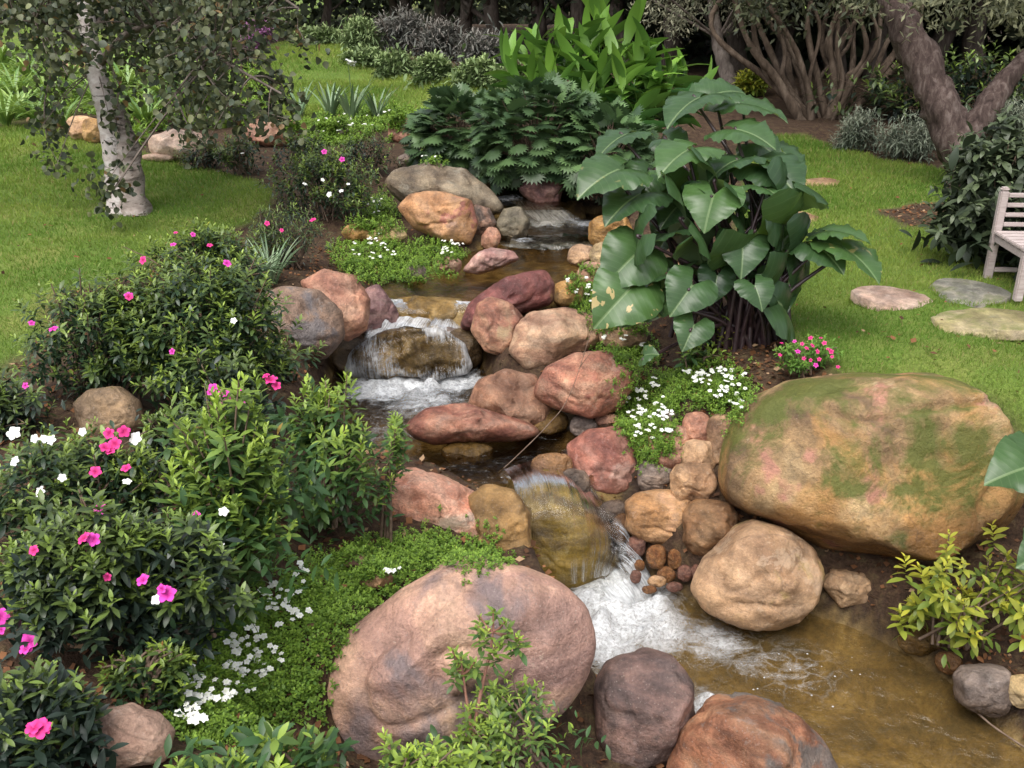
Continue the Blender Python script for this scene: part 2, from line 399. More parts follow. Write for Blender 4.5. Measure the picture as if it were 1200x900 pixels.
# ================================================================== ROCKS
def rock_mat(name, cols, speck=.35, sc=3.0, patch=None, patch_th=.62, patch_sc=4., moss=None, moss_th=.5, moss_n=.35, moss_sc=3.5, mossw=.22, grain=.5, wet=None, rough=.54, bump=.5, strat=0., seed=0, dirt=None, patch2=None):
    cols = [tuple(v * k for v, k in zip(c_, (.98, .95, .91))) for c_ in cols]
    t = NT(name); O = t.mapping(t.coord(), loc=(seed * 3.1, seed * 1.7, seed * .9)); P = t.pos()
    V = O if not strat else t.mapping(O, (1, 1 + strat, 1 + strat), (0, .3, .4))
    n = t.noise(V, sc, 7, .6, .6)
    c = t.ramp(n, [(.34, cols[0]), (.45, cols[1]), (.54, cols[2]), (.66, cols[-1])])
    big = t.noise(t.mapping(O, loc=(3, 7, 1)), sc * .55, 4, .5, 1.0)
    c = t.mix(.75, c, t.ramp(big, [(.36, (.66, .62, .62)), (.5, (1., .97, .96)), (.62, (1.28, 1.2, 1.12))]), 'MULTIPLY')
    n2 = t.noise(O, sc * 4, 8, .7)
    c = t.mix(.75, c, t.ramp(n2, [(.34, .45), (.5, .95), (.66, 1.45)]), 'MULTIPLY')
    if patch: c = t.mix(t.math('MULTIPLY', t.ramp(t.noise(O, patch_sc, 5, .6, .4), [(patch_th, 0.), (patch_th + .07, 1.)]), .85), c, patch)
    if patch2: c = t.mix(t.math('MULTIPLY', t.ramp(t.noise(t.mapping(O, loc=(9, 4, 2)), patch2[2], 4, .5, .3), [(patch2[1], 0.), (patch2[1] + .04, 1.)]), .9), c, patch2[0])
    vo = t.n('TexVoronoi', Scale=55.); t.set(vo.inputs['Vector'], O)
    c = t.mix(t.math('MULTIPLY', t.math('LESS_THAN', vo.outputs['Distance'], .17), speck), c, t.mix(t.noise(O, 30, 1), (.04, .03, .03), (.6, .52, .45)))
    fine = t.noise(O, 70, 5, .75)
    c = t.mix(grain, c, t.ramp(fine, [(.34, .62), (.5, 1.), (.66, 1.35)]), 'MULTIPLY')
    sx = t.n('SeparateXYZ'); t.set(sx.inputs[0], t.mapping(O, rot=(.5, .35 + seed, .8)))
    bnd = t.noise(t.mapping(O, (1, 1, 5.5), (.5, .35 + seed * .7, .3)), sc * .9, 4, .5, .8)      # bedding bands
    c = t.mix(.55, c, t.ramp(bnd, [(.38, (.66, .61, .61)), (.5, (1.0, .97, .95)), (.62, (1.27, 1.18, 1.08))]), 'MULTIPLY')
    for k_, (sc_, w_) in enumerate(((sc * .55, .006), (sc * 1.1, .004))):    # hairline fractures
        fr_ = t.math('ABSOLUTE', t.math('SUBTRACT', t.noise(t.mapping(O, (1, 1.3, 1.6), (.4, .9 * k_, .2), (k_ * 5, 2, 8)), sc_, 3, .45, .35), .5))
        c = t.mix(t.math('MULTIPLY', t.ramp(fr_, [(0., 1.), (w_, 0.)]), .35), c, (.07, .05, .04))
    gl_ = t.math('MULTIPLY', t.ramp(t.noise(t.mapping(O, loc=(1, 8, 5)), sc * 2.2, 8, .72, .3), [(.6, 0.), (.63, 1.)]), .28)     # pale lichen crust
    c = t.mix(gl_, c, (cols[-1][0] * 1.1 + .05, cols[-1][1] * 1.15 + .06, cols[-1][2] * 1.2 + .06))
    if moss:
        nz = t.n('SeparateXYZ'); t.set(nz.inputs[0], t.n('NewGeometry').outputs['Normal'])
        f = t.math('ADD', t.math('MULTIPLY', nz.outputs['Z'], moss_n), t.noise(O, moss_sc, 7, .68, .8))
        c = t.mix(t.ramp(f, [(moss_th, 0.), (moss_th + mossw, .9)]), c, t.mix(fine, (moss[0] * .5, moss[1] * .5, moss[2] * .5), moss))
    rg = rough
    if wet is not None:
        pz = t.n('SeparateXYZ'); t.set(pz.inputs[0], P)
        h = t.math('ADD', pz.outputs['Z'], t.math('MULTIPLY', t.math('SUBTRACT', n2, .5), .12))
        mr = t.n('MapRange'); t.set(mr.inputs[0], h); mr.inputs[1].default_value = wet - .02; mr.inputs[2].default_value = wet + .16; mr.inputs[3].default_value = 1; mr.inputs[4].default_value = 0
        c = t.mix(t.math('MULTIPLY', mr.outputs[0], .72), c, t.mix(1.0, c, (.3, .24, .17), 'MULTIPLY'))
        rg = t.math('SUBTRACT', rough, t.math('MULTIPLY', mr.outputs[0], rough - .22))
    crk = t.n('TexVoronoi', Scale=float(sc * .9)); crk.feature = 'DISTANCE_TO_EDGE'; t.set(crk.inputs['Vector'], t.mix(.35, O, t.noise(O, 4, 3, out=1)))
    ck = t.ramp(crk.outputs['Distance'], [(0, 0.), (.02, 1.)])
    bp = t.bump(fine, bump * .7, .012, t.bump(n2, min(1, bump * 1.4), .05, t.bump(ck, bump * .3, .02)))
    return t.done(t.bsdf(Base_Color=c, Roughness=rg, Specular_IOR_Level=.35, Normal=bp))
_ico = {}
def ico(s):
    if s not in _ico:
        import bmesh
        b = bmesh.new(); bmesh.ops.create_icosphere(b, subdivisions=s, radius=1)
        b.verts.ensure_lookup_table()
        _ico[s] = (np.array([v.co[:] for v in b.verts]), np.array([[v.index for v in f.verts] for f in b.faces])); b.free()
    return _ico[s]
def ell(x0, y0, x1, y1, seed=0, sq=2.4, rot=0):
    r_ = random.Random(seed * 7 + 3); out = []
    cx, cy_, a, b = (x0 + x1) / 2, (y0 + y1) / 2, (x1 - x0) / 2, (y1 - y0) / 2
    for k in range(14):
        th = 2 * math.pi * k / 14; c, s = math.cos(th), math.sin(th)
        rr = (abs(c) ** sq + abs(s) ** sq) ** (-1 / sq) * r_.uniform(.92, 1.05)
        x, y = a * rr * c, b * rr * s; ca, sa = math.cos(R(rot)), math.sin(R(rot))
        out.append((cx + x * ca - y * sa, cy_ + x * sa + y * ca))
    return out
ROCKS = {}
def rock(key, outline, mat, label, name='boulder', zb=None, thick=.85, sub=5, rough=.06, cuts=11, seed=None, group='boulders along the stream', cat='boulder', kb=.97, shift=0., cutlo=.68, block=.8):
    o = np.array(outline, float); seed = (abs(hash(str(key))) if False else sum(ord(ch) * (i + 3) for i, ch in enumerate(str(key)))) if seed is None else seed
    rr = np.random.default_rng(seed)
    x, y = o[:, 0], o[:, 1]; x2, y2 = np.roll(x, -1), np.roll(y, -1); cr = x * y2 - x2 * y; A = cr.sum() / 2
    c = np.array([((x + x2) * cr).sum(), ((y + y2) * cr).sum()]) / (6 * A)
    W = np.ptp(x); H = np.ptp(y); bot = y.max()
    xb = x[y.argmax()]
    if zb is None: zb = hit(c[0] * .6 + xb * .4, bot)[2]
    rz = ray(c[0], c[1])[2]
    t = (CZ - zb) / (-rz + kb * (bot - c[1]) / F * math.cos(PITCH)) + shift
    # polar outline
    na = 96; th = np.linspace(-math.pi, math.pi, na, endpoint=False); Rr = np.zeros(na)
    for k, a in enumerate(th):
        d = np.array([math.cos(a), -math.sin(a)]); best = 0
        for i in range(len(o)):
            p, q = o[i] - c, o[(i + 1) % len(o)] - c; e = q - p; den = d[0] * e[1] - d[1] * e[0]
            if abs(den) < 1e-9: continue
            s = (p[0] * e[1] - p[1] * e[0]) / den; u = (p[0] * d[1] - p[1] * d[0]) / den
            if s > 0 and -1e-6 <= u <= 1 + 1e-6: best = max(best, s)
        Rr[k] = best
    ker = np.array([.25, .5, .25]); Rr = np.convolve(np.r_[Rr[-1:], Rr, Rr[:1]], ker, 'valid'); Rm = Rr.mean()
    S, Fc = ico(sub); q_ = np.linalg.qr(rr.normal(size=(3, 3)))[0]; p = S @ q_
    p = p / (np.abs(p) ** 5).sum(1, keepdims=True) ** .2; p = (p / 1.12) @ q_.T; p = S * (1 - block) + p * block
    for k in range(cuts):
        n = rr.normal(size=3); n /= np.linalg.norm(n)
        if k < 3: n = np.array([n[0] * .8, n[1] * .8 + .3, abs(n[2]) + .3]); n /= np.linalg.norm(n)
        off = rr.uniform(cutlo, .95); dt = p @ n - off; p = p - np.outer(np.clip(dt, 0, None) * .93, n)
    # keep the silhouette: renormalise radially in the picture plane near the equator
    a = np.arctan2(S[:, 1], S[:, 0]); s = np.hypot(S[:, 0], S[:, 1]); s2 = np.hypot(p[:, 0], p[:, 1])
    Ri = np.interp(a, np.r_[th, math.pi], np.r_[Rr, Rr[0]]); Re = Ri * s + Rm * (1 - s)
    kk = s ** 6; rad = s2 * (1 - kk) + s * kk
    sc = t / F
    half = math.sqrt(W * H) / 2 * sc * thick
    X = np.cos(a) * rad * Re * sc; Y = np.sin(a) * rad * Re * sc; Z = np.sign(p[:, 2]) * np.abs(p[:, 2]) ** .9 * half
    L = np.c_[X, Y, Z]; size = math.sqrt(W * H) / 2 * sc
    nrm = S
    d = fbm(L / size * 1.1 + seed % 97, seed % 1000, 6, .56) * rough - 1.5 * rough * np.exp(-(fbm(L / size * np.array([.8, 1.5, 1.2]) + 5, seed % 333 + 1, 2) / .07) ** 2) + .8 * rough * np.abs(fbm(L / size * 2.2 + 5, seed % 333 + 1, 5, .6)) - .2 * rough
    L = L + nrm * (d * size * (1 - .6 * s ** 4))[:, None]
    Wd = L[:, :1] * RT + L[:, 1:2] * UP - L[:, 2:3] * FW
    C = CAM + ray(c[0], c[1]) * t
    me = mesh_np(name, Wd, Fc)
    ob = link(name, me, mat, loc=C); tag(ob, label, cat, group)
    ROCKS[key] = dict(C=C, t=t, size=size, zb=zb, obj=ob, L=L, W=Wd, F=Fc)
    return ob
# palettes (real stone colours)
def pal(n, cols, **kw): return rock_mat(n, cols, **kw)
SAL = ((.24, .115, .085), (.38, .20, .14), (.46, .27, .19), (.50, .34, .25))
TAN = ((.22, .13, .075), (.36, .235, .14), (.44, .30, .185), (.50, .36, .24))
RED = ((.15, .055, .045), (.26, .10, .075), (.33, .145, .105), (.38, .20, .14))
PUR = ((.10, .055, .058), (.18, .10, .10), (.25, .145, .135), (.30, .20, .18))
GRY = ((.09, .075, .07), (.16, .135, .125), (.22, .185, .165), (.28, .23, .2))
OCH = ((.16, .085, .025), (.28, .16, .05), (.36, .22, .08), (.42, .28, .13))
lw, mw, uw = LV['lower'], LV['mid'], LV['upper']

rock('bigleft', [(371,818),(380,770),(420,728),(470,690),(520,664),(560,655),(612,664),(657,682),(690,712),(702,752),(692,792),(662,832),(602,872),(520,892),(440,892),(388,868)],
     pal('rk_bigleft', ((.23, .155, .14), (.35, .225, .19), (.48, .325, .25), (.56, .42, .31)), sc=1.1, patch=(.17, .14, .145), patch_th=.49, patch_sc=1.3, patch2=((.58, .43, .26), .52, 1.2), speck=.5, strat=.4),
     'largest pinkish-grey boulder lying in front of the lower waterfall', zb=-.95, sub=6, thick=.62, cuts=8, rough=.028, cutlo=.7, block=.85)
rock('frontgrey', [(697,802),(708,776),(750,763),(790,768),(812,800),(815,842),(797,882),(770,902),(722,898),(699,862)],
     pal('rk_frontgrey', ((.07, .055, .055), (.13, .095, .09), (.21, .14, .125), (.27, .18, .16)), sc=2.6, patch=(.05, .045, .045), wet=lw + .02, strat=.8), 'dark purplish-grey boulder at the foot of the largest pinkish boulder', zb=-1.2, sub=5, cutlo=.7)
rock('bottomred', [(778,905),(800,858),(835,827),(882,819),(932,838),(966,866),(984,905),(965,945),(800,945)],
     pal('rk_bottomred', ((.12, .06, .04), (.26, .12, .07), (.32, .18, .11), (.20, .17, .15)), sc=2.6, patch=(.13, .12, .11), patch_th=.52, wet=lw, strat=.5), 'rust-red and grey boulder at the near edge of the lower pool', zb=-1.22, sub=5, thick=.95)
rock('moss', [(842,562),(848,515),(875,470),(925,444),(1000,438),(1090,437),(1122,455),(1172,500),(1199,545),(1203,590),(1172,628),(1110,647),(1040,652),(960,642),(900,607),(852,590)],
     pal('rk_moss', ((.15, .10, .06), (.28, .19, .10), (.40, .285, .15), (.50, .39, .23)), sc=1.3, patch=(.42, .23, .08), patch_th=.47, patch_sc=1.1, wet=-.56, moss=(.12, .145, .025), moss_th=.495, moss_n=.11, moss_sc=2.3, mossw=.12, patch2=((.44, .21, .15), .60, 2.6), strat=.2, bump=.8, speck=.2),  # wet here only makes the boulder darker and smoother towards its foot
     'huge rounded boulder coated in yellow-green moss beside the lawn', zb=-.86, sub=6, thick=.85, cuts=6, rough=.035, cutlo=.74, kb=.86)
rock('tanright', [(808,692),(822,660),(858,626),(885,612),(927,622),(952,642),(964,668),(958,702),(936,726),(905,738),(860,731),(825,714)],
     pal('rk_tanright', TAN, sc=1.6, patch=(.34, .24, .10), patch_th=.58, wet=lw + .0, moss=(.2, .16, .04), moss_th=.85), 'big smooth tan boulder at the right of the white water', zb=-1.19, sub=5, cutlo=.76)
rock('smalltan', [(962,686),(975,667),(1010,670),(1034,686),(1016,706),(985,712)], pal('rk_smalltan', ((.30, .19, .11), (.40, .27, .16), (.45, .32, .2), (.48, .35, .23)), sc=3), 'small sandy-tan rock right of the big smooth tan boulder', cat='rock')
rock('redmid', [(664,522),(690,502),(726,499),(746,515),(755,547),(746,577),(716,586),(690,577),(670,548)],
     pal('rk_redmid', ((.17, .07, .06), (.30, .125, .095), (.38, .19, .15), (.44, .27, .23)), sc=2.6, wet=mw - .12, patch=(.42, .27, .22), patch_th=.56), 'angular rose-red boulder just above the dome-shaped waterfall rock', zb=-.98, sub=5, cutlo=.66)
rock('redslab', [(625,457),(640,430),(672,414),(712,411),(738,428),(744,452),(727,482),(692,490),(652,480),(628,467)],
     pal('rk_redslab', ((.19, .085, .06), (.33, .145, .10), (.40, .22, .15), (.43, .29, .21)), sc=2.2, patch=(.30, .12, .09), patch_th=.55, strat=1.2), 'smooth brick-red egg-shaped boulder left of the hanging white flowers', zb=-.66, sub=5, cuts=5, cutlo=.78, shift=-.1)
rock('tanpink', [(596,412),(605,381),(622,365),(662,359),(700,370),(708,395),(690,414),(650,428),(616,436)],
     pal('rk_tanpink', ((.26, .15, .105), (.40, .25, .17), (.46, .32, .22), (.48, .36, .26)), sc=2.4, strat=1.4), 'pale pinkish-tan boulder above the brick-red egg-shaped boulder', zb=-.62, sub=5, cutlo=.7)
rock('redtan', [(551,387),(558,356),(576,348),(602,357),(615,374),(606,402),(592,420),(568,412)],
     pal('rk_redtan', ((.16, .075, .055), (.29, .14, .10), (.36, .21, .14), (.36, .25, .17)), sc=3, wet=mw + .06, patch=(.33, .25, .15), patch_th=.55), 'upright red-brown boulder with a tan ridge beside the upper waterfall', zb=-.60, sub=5, cutlo=.66)
rock('darkred', [(538,384),(548,356),(578,333),(610,320),(638,317),(651,334),(648,356),(612,368),(572,382),(548,390)],
     pal('rk_darkred', ((.07, .025, .025), (.14, .05, .048), (.19, .075, .07), (.24, .12, .11)), sc=2.6, patch=(.30, .18, .08), patch_th=.66, rough=.5), 'elongated dark maroon boulder at the edge of the upper pool', zb=-.42, sub=5, cuts=4, cutlo=.8, shift=.2)
rock('brownmid', [(547,478),(560,446),(592,432),(628,440),(648,470),(645,497),(612,508),(570,494)],
     pal('rk_brownmid', ((.13, .07, .045), (.24, .13, .085), (.30, .18, .12), (.32, .21, .15)), sc=2.6, wet=mw + .05), 'rounded brown boulder behind the flat red rock in the middle pool', zb=-.78, sub=5)
rock('flatred', [(475,497),(498,478),(545,472),(582,484),(620,495),(640,508),(612,516),(560,519),(505,521),(480,510)],
     pal('rk_flatred', ((.15, .06, .045), (.26, .11, .08), (.33, .17, .12), (.30, .19, .15)), sc=3, strat=1.4, wet=mw + .01), 'low flat reddish rock lying in the middle pool', zb=-.76, sub=5, thick=1.0, cuts=9, cutlo=.6, cat='rock')
rock('salmon', [(449,598),(455,562),(480,546),(520,558),(570,584),(599,606),(592,630),(565,642),(520,636),(458,634)],
     pal('rk_salmon', ((.42, .18, .12), (.52, .27, .19), (.58, .36, .27), (.60, .45, .36)), sc=2.2, patch=(.54, .42, .33), patch_th=.55, strat=.8), 'bright salmon-pink boulder on the left bank by the white-and-pink azaleas', zb=-.72, sub=5, cutlo=.7)
rock('brownround', [(547,582),(570,567),(602,573),(623,602),(622,645),(600,668),(562,655)],
     pal('rk_brownround', ((.15, .09, .035), (.25, .155, .06), (.31, .20, .085), (.35, .24, .12)), sc=2.4, wet=mw - .05), 'rounded ochre-brown rock between the salmon boulder and the dome', zb=-.82, sub=5, cuts=3, cutlo=.85)
rock('dome', [(598,672),(594,630),(588,590),(596,562),(625,549),(660,552),(694,578),(718,615),(728,655),(708,692),(665,706),(618,700)],
     pal('rk_dome', ((.055, .035, .008), (.11, .072, .012), (.165, .115, .018), (.21, .155, .05)), sc=2.2, strat=2.2, rough=.3, speck=.1, bump=.3), 'golden-brown dome-shaped rock with the stream sliding over it', zb=-1.2, sub=6, cuts=2, cutlo=.9, thick=1.0, rough=.02, block=.15, shift=.42)
rock('greyleft', [(295,347),(330,335),(372,340),(400,364),(403,396),(382,421),(346,426),(310,395)],
     pal('rk_greyleft', ((.10, .075, .06), (.20, .14, .105), (.25, .185, .145), (.23, .21, .20)), sc=2.2, patch=(.13, .12, .125), patch_th=.5, patch_sc=2.4), 'brown and grey boulder on the left bank behind the dark azalea', zb=-.42, sub=5, cutlo=.66)
rock('tanleft', [(351,330),(380,316),(416,322),(434,350),(432,386),(406,402),(385,380)], pal('rk_tanleft', SAL, sc=2.6), 'rough salmon-tan boulder leaning behind the brown and grey boulder', zb=-.42, sub=5)
rock('purpleleft', [(424,392),(426,340),(443,331),(466,362),(470,381),(450,392)], pal('rk_purpleleft', ((.10, .055, .06), (.19, .11, .115), (.25, .155, .15), (.27, .19, .18)), sc=3, wet=mw + .15, strat=1.5), 'slanting purple rock at the left of the upper waterfall', zb=-.55, cutlo=.6, cat='rock')
rock('olive', [(449,217),(460,200),(502,192),(546,199),(578,224),(592,246),(572,254),(520,240),(470,238)], pal('rk_olive', ((.09, .07, .05), (.17, .14, .10), (.22, .19, .14), (.27, .24, .18)), sc=2.2, wet=-.1), 'long olive-grey boulder at the head of the stream', zb=-.12, sub=5)
rock('orangetan', [(465,244),(480,228),(520,225),(552,235),(560,265),(551,287),(520,283),(485,268)], pal('rk_orangetan', ((.23, .12, .06), (.36, .20, .10), (.44, .27, .15), (.30, .2, .15)), sc=1.8, patch=(.37, .15, .12), patch_th=.55), 'orange-tan rounded boulder with a reddish crown in the upper left bank', zb=-.26, sub=5)
rock('darkwedge', [(548,262),(556,240),(574,244),(583,262),(575,277),(556,280)], pal('rk_darkwedge', ((.05, .04, .035), (.12, .09, .075), (.30, .19, .14), (.34, .23, .17)), sc=5, wet=-.24), 'small rock with a pale top and black wet side by the grey round rock', zb=-.28, cat='rock')
rock('greyround', [(581,262),(590,244),(612,243),(621,258),(618,278),(600,285),(584,280)], pal('rk_greyround', ((.07, .065, .045), (.13, .12, .085), (.18, .165, .12), (.22, .19, .13)), sc=3, rough=.45, wet=-.27), 'wet grey-green round rock standing in the riffle', zb=-.33, cat='rock')
rock('pinkflat', [(541,318),(556,300),(575,290),(602,294),(609,304),(585,314),(560,322)], pal('rk_pinkflat', ((.28, .15, .14), (.40, .24, .22), (.46, .31, .28), (.48, .36, .33)), sc=3), 'flat lilac-pink rock sloping into the upper pool', zb=-.33, thick=1.1, cat='rock')
rock('pinkstub', ell(564, 266, 586, 294, 3, rot=20), pal('rk_pinkstub', SAL, sc=4, wet=-.3), 'short pink-tan stone wedged beside the wet grey-green rock', zb=-.33, cat='rock')
rock('azrock', [(84,472),(105,456),(140,453),(163,470),(173,500),(150,512),(100,510)], pal('rk_azrock', ((.13, .09, .055), (.20, .145, .09), (.25, .185, .12), (.28, .21, .14)), sc=2.4, patch=(.30, .13, .07), patch_th=.66, moss=(.17, .14, .03), moss_th=.8), 'olive-brown rock half buried among the left azaleas', zb=-.0, group='rocks in the flower beds', cat='rock')
rock('bottomleft', [(92,860),(110,832),(150,827),(185,838),(203,862),(195,892),(140,900),(100,892)], pal('rk_bottomleft', ((.30, .19, .145), (.40, .27, .21), (.46, .33, .26), (.5, .38, .31)), sc=2), 'pale pinkish rock at the near left corner under azaleas', group='rocks in the flower beds', cat='rock', sub=5)
rock('upright', [(607,222),(625,205),(650,198),(662,215),(655,240),(628,240)], pal('rk_upright', PUR, sc=3), 'dull mauve rock under the dark lobed shrub at the stream head', zb=-.1, cat='rock')
for k, (bb, mt, lb, zz) in enumerate([
 ((688,250,742,292), 'o', 'tan and olive rock at the right of the riffle', -.3), ((664,286,700,312), 't', 'low pale brown rock at the waterline beneath elephant ear leaves', -.34),
 ((690,284,728,315), 'y', 'cream-yellow stone under the left elephant ear leaves', -.3), ((676,306,712,336), 's', 'rounded salmon stone right of the upper pool', -.33),
 ((645,328,684,360), 'o', 'ochre rock behind the elongated maroon boulder', -.36), ((700,372,760,412), 't', 'brown rock in shade under the elephant ear', -.42),
 ((735,577,822,632), 'O', 'blocky orange-tan rock with a chipped face under the cobbles', -1.0), ((803,590,860,648), 'b', 'rounded chestnut-brown rock next to the big smooth tan boulder', -.98),
 ((790,545,836,590), 't', 'cracked tan cobble leaning on the mossy boulder', -.82), ((800,518,835,552), 't', 'upper half of the cracked tan cobble pair', -.72),
 ((803,487,832,522), 's', 'pinkish upright cobble at the top of the cobble stack', -.6), ((831,488,856,545), 't', 'long narrow tan cobble touching the mossy boulder', -.62),
 ((764,500,806,547), 's', 'smooth beige-pink cobble below the hanging white flowers', -.75), ((750,541,792,576), 'g', 'grey-brown cobble beside the angular rose-red boulder', -.88),
 ((696,484,727,501), 's', 'small pink stone under the brick-red egg-shaped boulder', -.68), ((668,486,700,512), 'g', 'small dark grey stone in the gap below the brick-red boulder', -.74),
 ((622,530,672,562), 'O', 'wet orange-tan rock at the lip of the middle pool', -.8), ((652,548,692,590), 'g', 'dark wet rock at the lip beside the rose-red boulder', -.86),
 ((1118,778,1190,838), 'g', 'grey-brown rock at the right edge of the lower pool', -1.15), ((1052,736,1112,768), 'm', 'flat mossy wet rock at the right waterline', -1.18),
 ((400,262,440,284), 'o', 'flat orange-brown stone in the left ground cover', -.19), ((425,266,478,286), 'y', 'flat yellow-tan stone in the left ground cover', -.21),
 ((512,300,542,322), 's', 'small pinkish stone at the left edge of the upper pool', -.32), ((476,310,500,328), 'g', 'small mauve-brown stone under the left ground cover', -.32),
 ((520,385,566,434), 'w', 'wet grey rock on the right side of the upper waterfall', -.78), ((388,396,445,440), 'w', 'wet brown rock on the left side of the upper waterfall', -.78),
 ((508,382,560,404), 'g', 'small wet grey stone under the red-brown boulder', -.62), ((595,478,668,512), 'm', 'submerged brown rock behind the flat red rock', -.8),
 ((515,517,580,545), 'm', 'submerged golden rock in the middle pool', -.86), ((420,665,462,690), 't', 'small tan rock peeping from the creeping green plants', -.45),
 ((400,648,428,664), 's', 'tiny salmon rock among the creeping green plants', -.45), ((404,525,470,552), 't', 'low tan rock at the left edge of the middle pool', -.74),
 ((700,586,742,612), 'g', 'small mauve stone at the right of the dome', -1.0), ((716,600,742,640), 'b', 'little wet brown stone at the right of the dome', -1.1),
 ((1180,790,1215,830), 'y', 'pale stone at the right edge behind the grey-brown rock', -1.05), ((770,470,800,500), 'g', 'weathered brown stone among the hanging white flowers', -.5),
 ((1096,764,1128,790), 'b', 'small brown stone under the yellowing azalea at the water', -1.15)]):
    cols = {'o': OCH, 't': TAN, 'y': ((.32, .22, .10), (.42, .31, .16), (.47, .37, .2), (.5, .4, .26)), 's': SAL, 'O': ((.22, .12, .055), (.33, .19, .09), (.38, .24, .13), (.42, .27, .18)),
            'b': ((.14, .075, .035), (.22, .12, .055), (.27, .16, .08), (.3, .19, .1)), 'g': GRY, 'm': ((.10, .065, .015), (.18, .12, .03), (.22, .15, .05), (.26, .18, .07)), 'w': ((.06, .045, .025), (.12, .085, .045), (.16, .12, .07), (.2, .16, .1))}[mt]
    wl = {'w': mw + .3, 'm': 5}.get(mt, None)
    if k in (16, 17, 32, 33): wl = mw + .1
    if k in (6, 7, 18, 36): wl = lw + .12
    if 6 <= k <= 13: bb = (bb[0] - 4, bb[1] - 4, bb[2] + 4, bb[3] + 4)
    rock(f'r{k}', ell(*bb, seed=k + 1, sq=3.2 if 6 <= k <= 13 else 2.4), pal(f'rk_small_{k}', cols, sc=3.2, seed=k, wet=wl, patch=(cols[0][0] * .8, cols[0][1] * .8, cols[0][2] * .8), patch_th=.63), lb, name='rock', zb=None if k in (6,7,8,9,10,11,12,13,35) else zz, cat='rock', cutlo=.64, kb=.8 if k in (6,7,8,9,10,11,12,13,35) else .95, thick=1.0)
# slabs of the upper fall
rock('lip', [(448,374),(452,351),(480,347),(530,349),(566,354),(570,368),(548,388),(500,392),(460,385)], pal('rk_lip', ((.10, .06, .014), (.18, .115, .03), (.23, .16, .06), (.27, .21, .11)), sc=4, rough=.3), 'mossy brown slab the upper waterfall spills over', zb=-.55, thick=.8, cat='rock', shift=.2)
rock('mound', [(402,440),(412,412),(440,392),(480,383),(520,388),(545,405),(556,436),(500,448),(440,448)], pal('rk_mound', ((.09, .055, .018), (.17, .11, .035), (.23, .16, .06), (.27, .2, .11)), sc=4, rough=.25, bump=.8), 'wet brown mound under the upper waterfall', zb=-.8, thick=.75, rough=.08, sub=5)
# far rocks
FAR = 'rocks round the far beds'
for k, (bb, cols, lb) in enumerate([
 ((174,152,245,188), ((.42, .30, .24), (.50, .38, .31), (.54, .43, .36), (.56, .47, .4)), 'whitish-pink rock at the lawn edge right of the white trunk'),
 ((165,180,205,190), ((.40, .28, .22), (.46, .35, .28), (.5, .4, .33), (.5, .4, .33)), 'flat pale stone set in front of the whitish-pink rock'),
 ((78,135,116,166), TAN, 'tan rock left of the white trunk'), ((96,138,122,168), OCH, 'ochre rock half hidden behind the white trunk'),
 ((288,138,352,172), SAL, 'wide pink rock behind the far azaleas'), ((308,148,338,168), GRY, 'grey rock in front of the wide pink rock'),
 ((368,148,410,163), ((.4, .34, .27), (.5, .43, .36), (.55, .5, .42), (.58, .52, .45)), 'long cream rock in the far iris bed'),
 ((454,138,484,168), SAL, 'pink rock left of the dark lobed shrub'), ((465,180,488,196), GRY, 'small grey rock behind the olive-grey boulder'),
 ((70,68,112,96), SAL, 'pinkish rock in the far strap-leaf bed'), ((592,180,612,205), TAN, 'brown rock under the dark lobed shrub')]):
    rock(f'f{k}', ell(*bb, seed=k + 40), pal(f'rk_far_{k}', cols, sc=2, seed=k), lb, name='rock', group=FAR, cat='rock')
# wet pebbles at the right foot of the fall
M_peb = [pal(f'rk_pebble_{k}', c_, sc=9, rough=.25, seed=k, speck=.1) for k, c_ in enumerate([((.12, .05, .02), (.2, .09, .035), (.26, .13, .05), (.3, .17, .08)), ((.07, .035, .025), (.13, .06, .045), (.17, .09, .07), (.2, .12, .09)), ((.2, .12, .06), (.3, .19, .1), (.36, .24, .14), (.4, .28, .18))])]
PEB = [(733,628,757,654,1),(757,637,782,668,0),(782,642,800,668,0),(791,634,812,660,0),(742,655,756,670,0),(793,662,812,682,1),(758,674,782,688,2),(770,664,792,682,0),(808,660,826,682,1),(738,668,752,684,1),(812,640,832,660,1),(722,612,740,632,1),(780,682,800,694,1),(752,686,770,696,0)]
for k, (a, b_, c_, d_, m) in enumerate(PEB):
    rock(f'p{k}', ell(a, b_, c_, d_, seed=k + 80), M_peb[m], 'wet brown pebble heaped at the right foot of the lower waterfall', name='pebble', zb=-1.13 + .012 * ((700 - d_) / 10), group='wet pebbles by the lower waterfall', cat='pebble', sub=3, cuts=3, cutlo=.8)

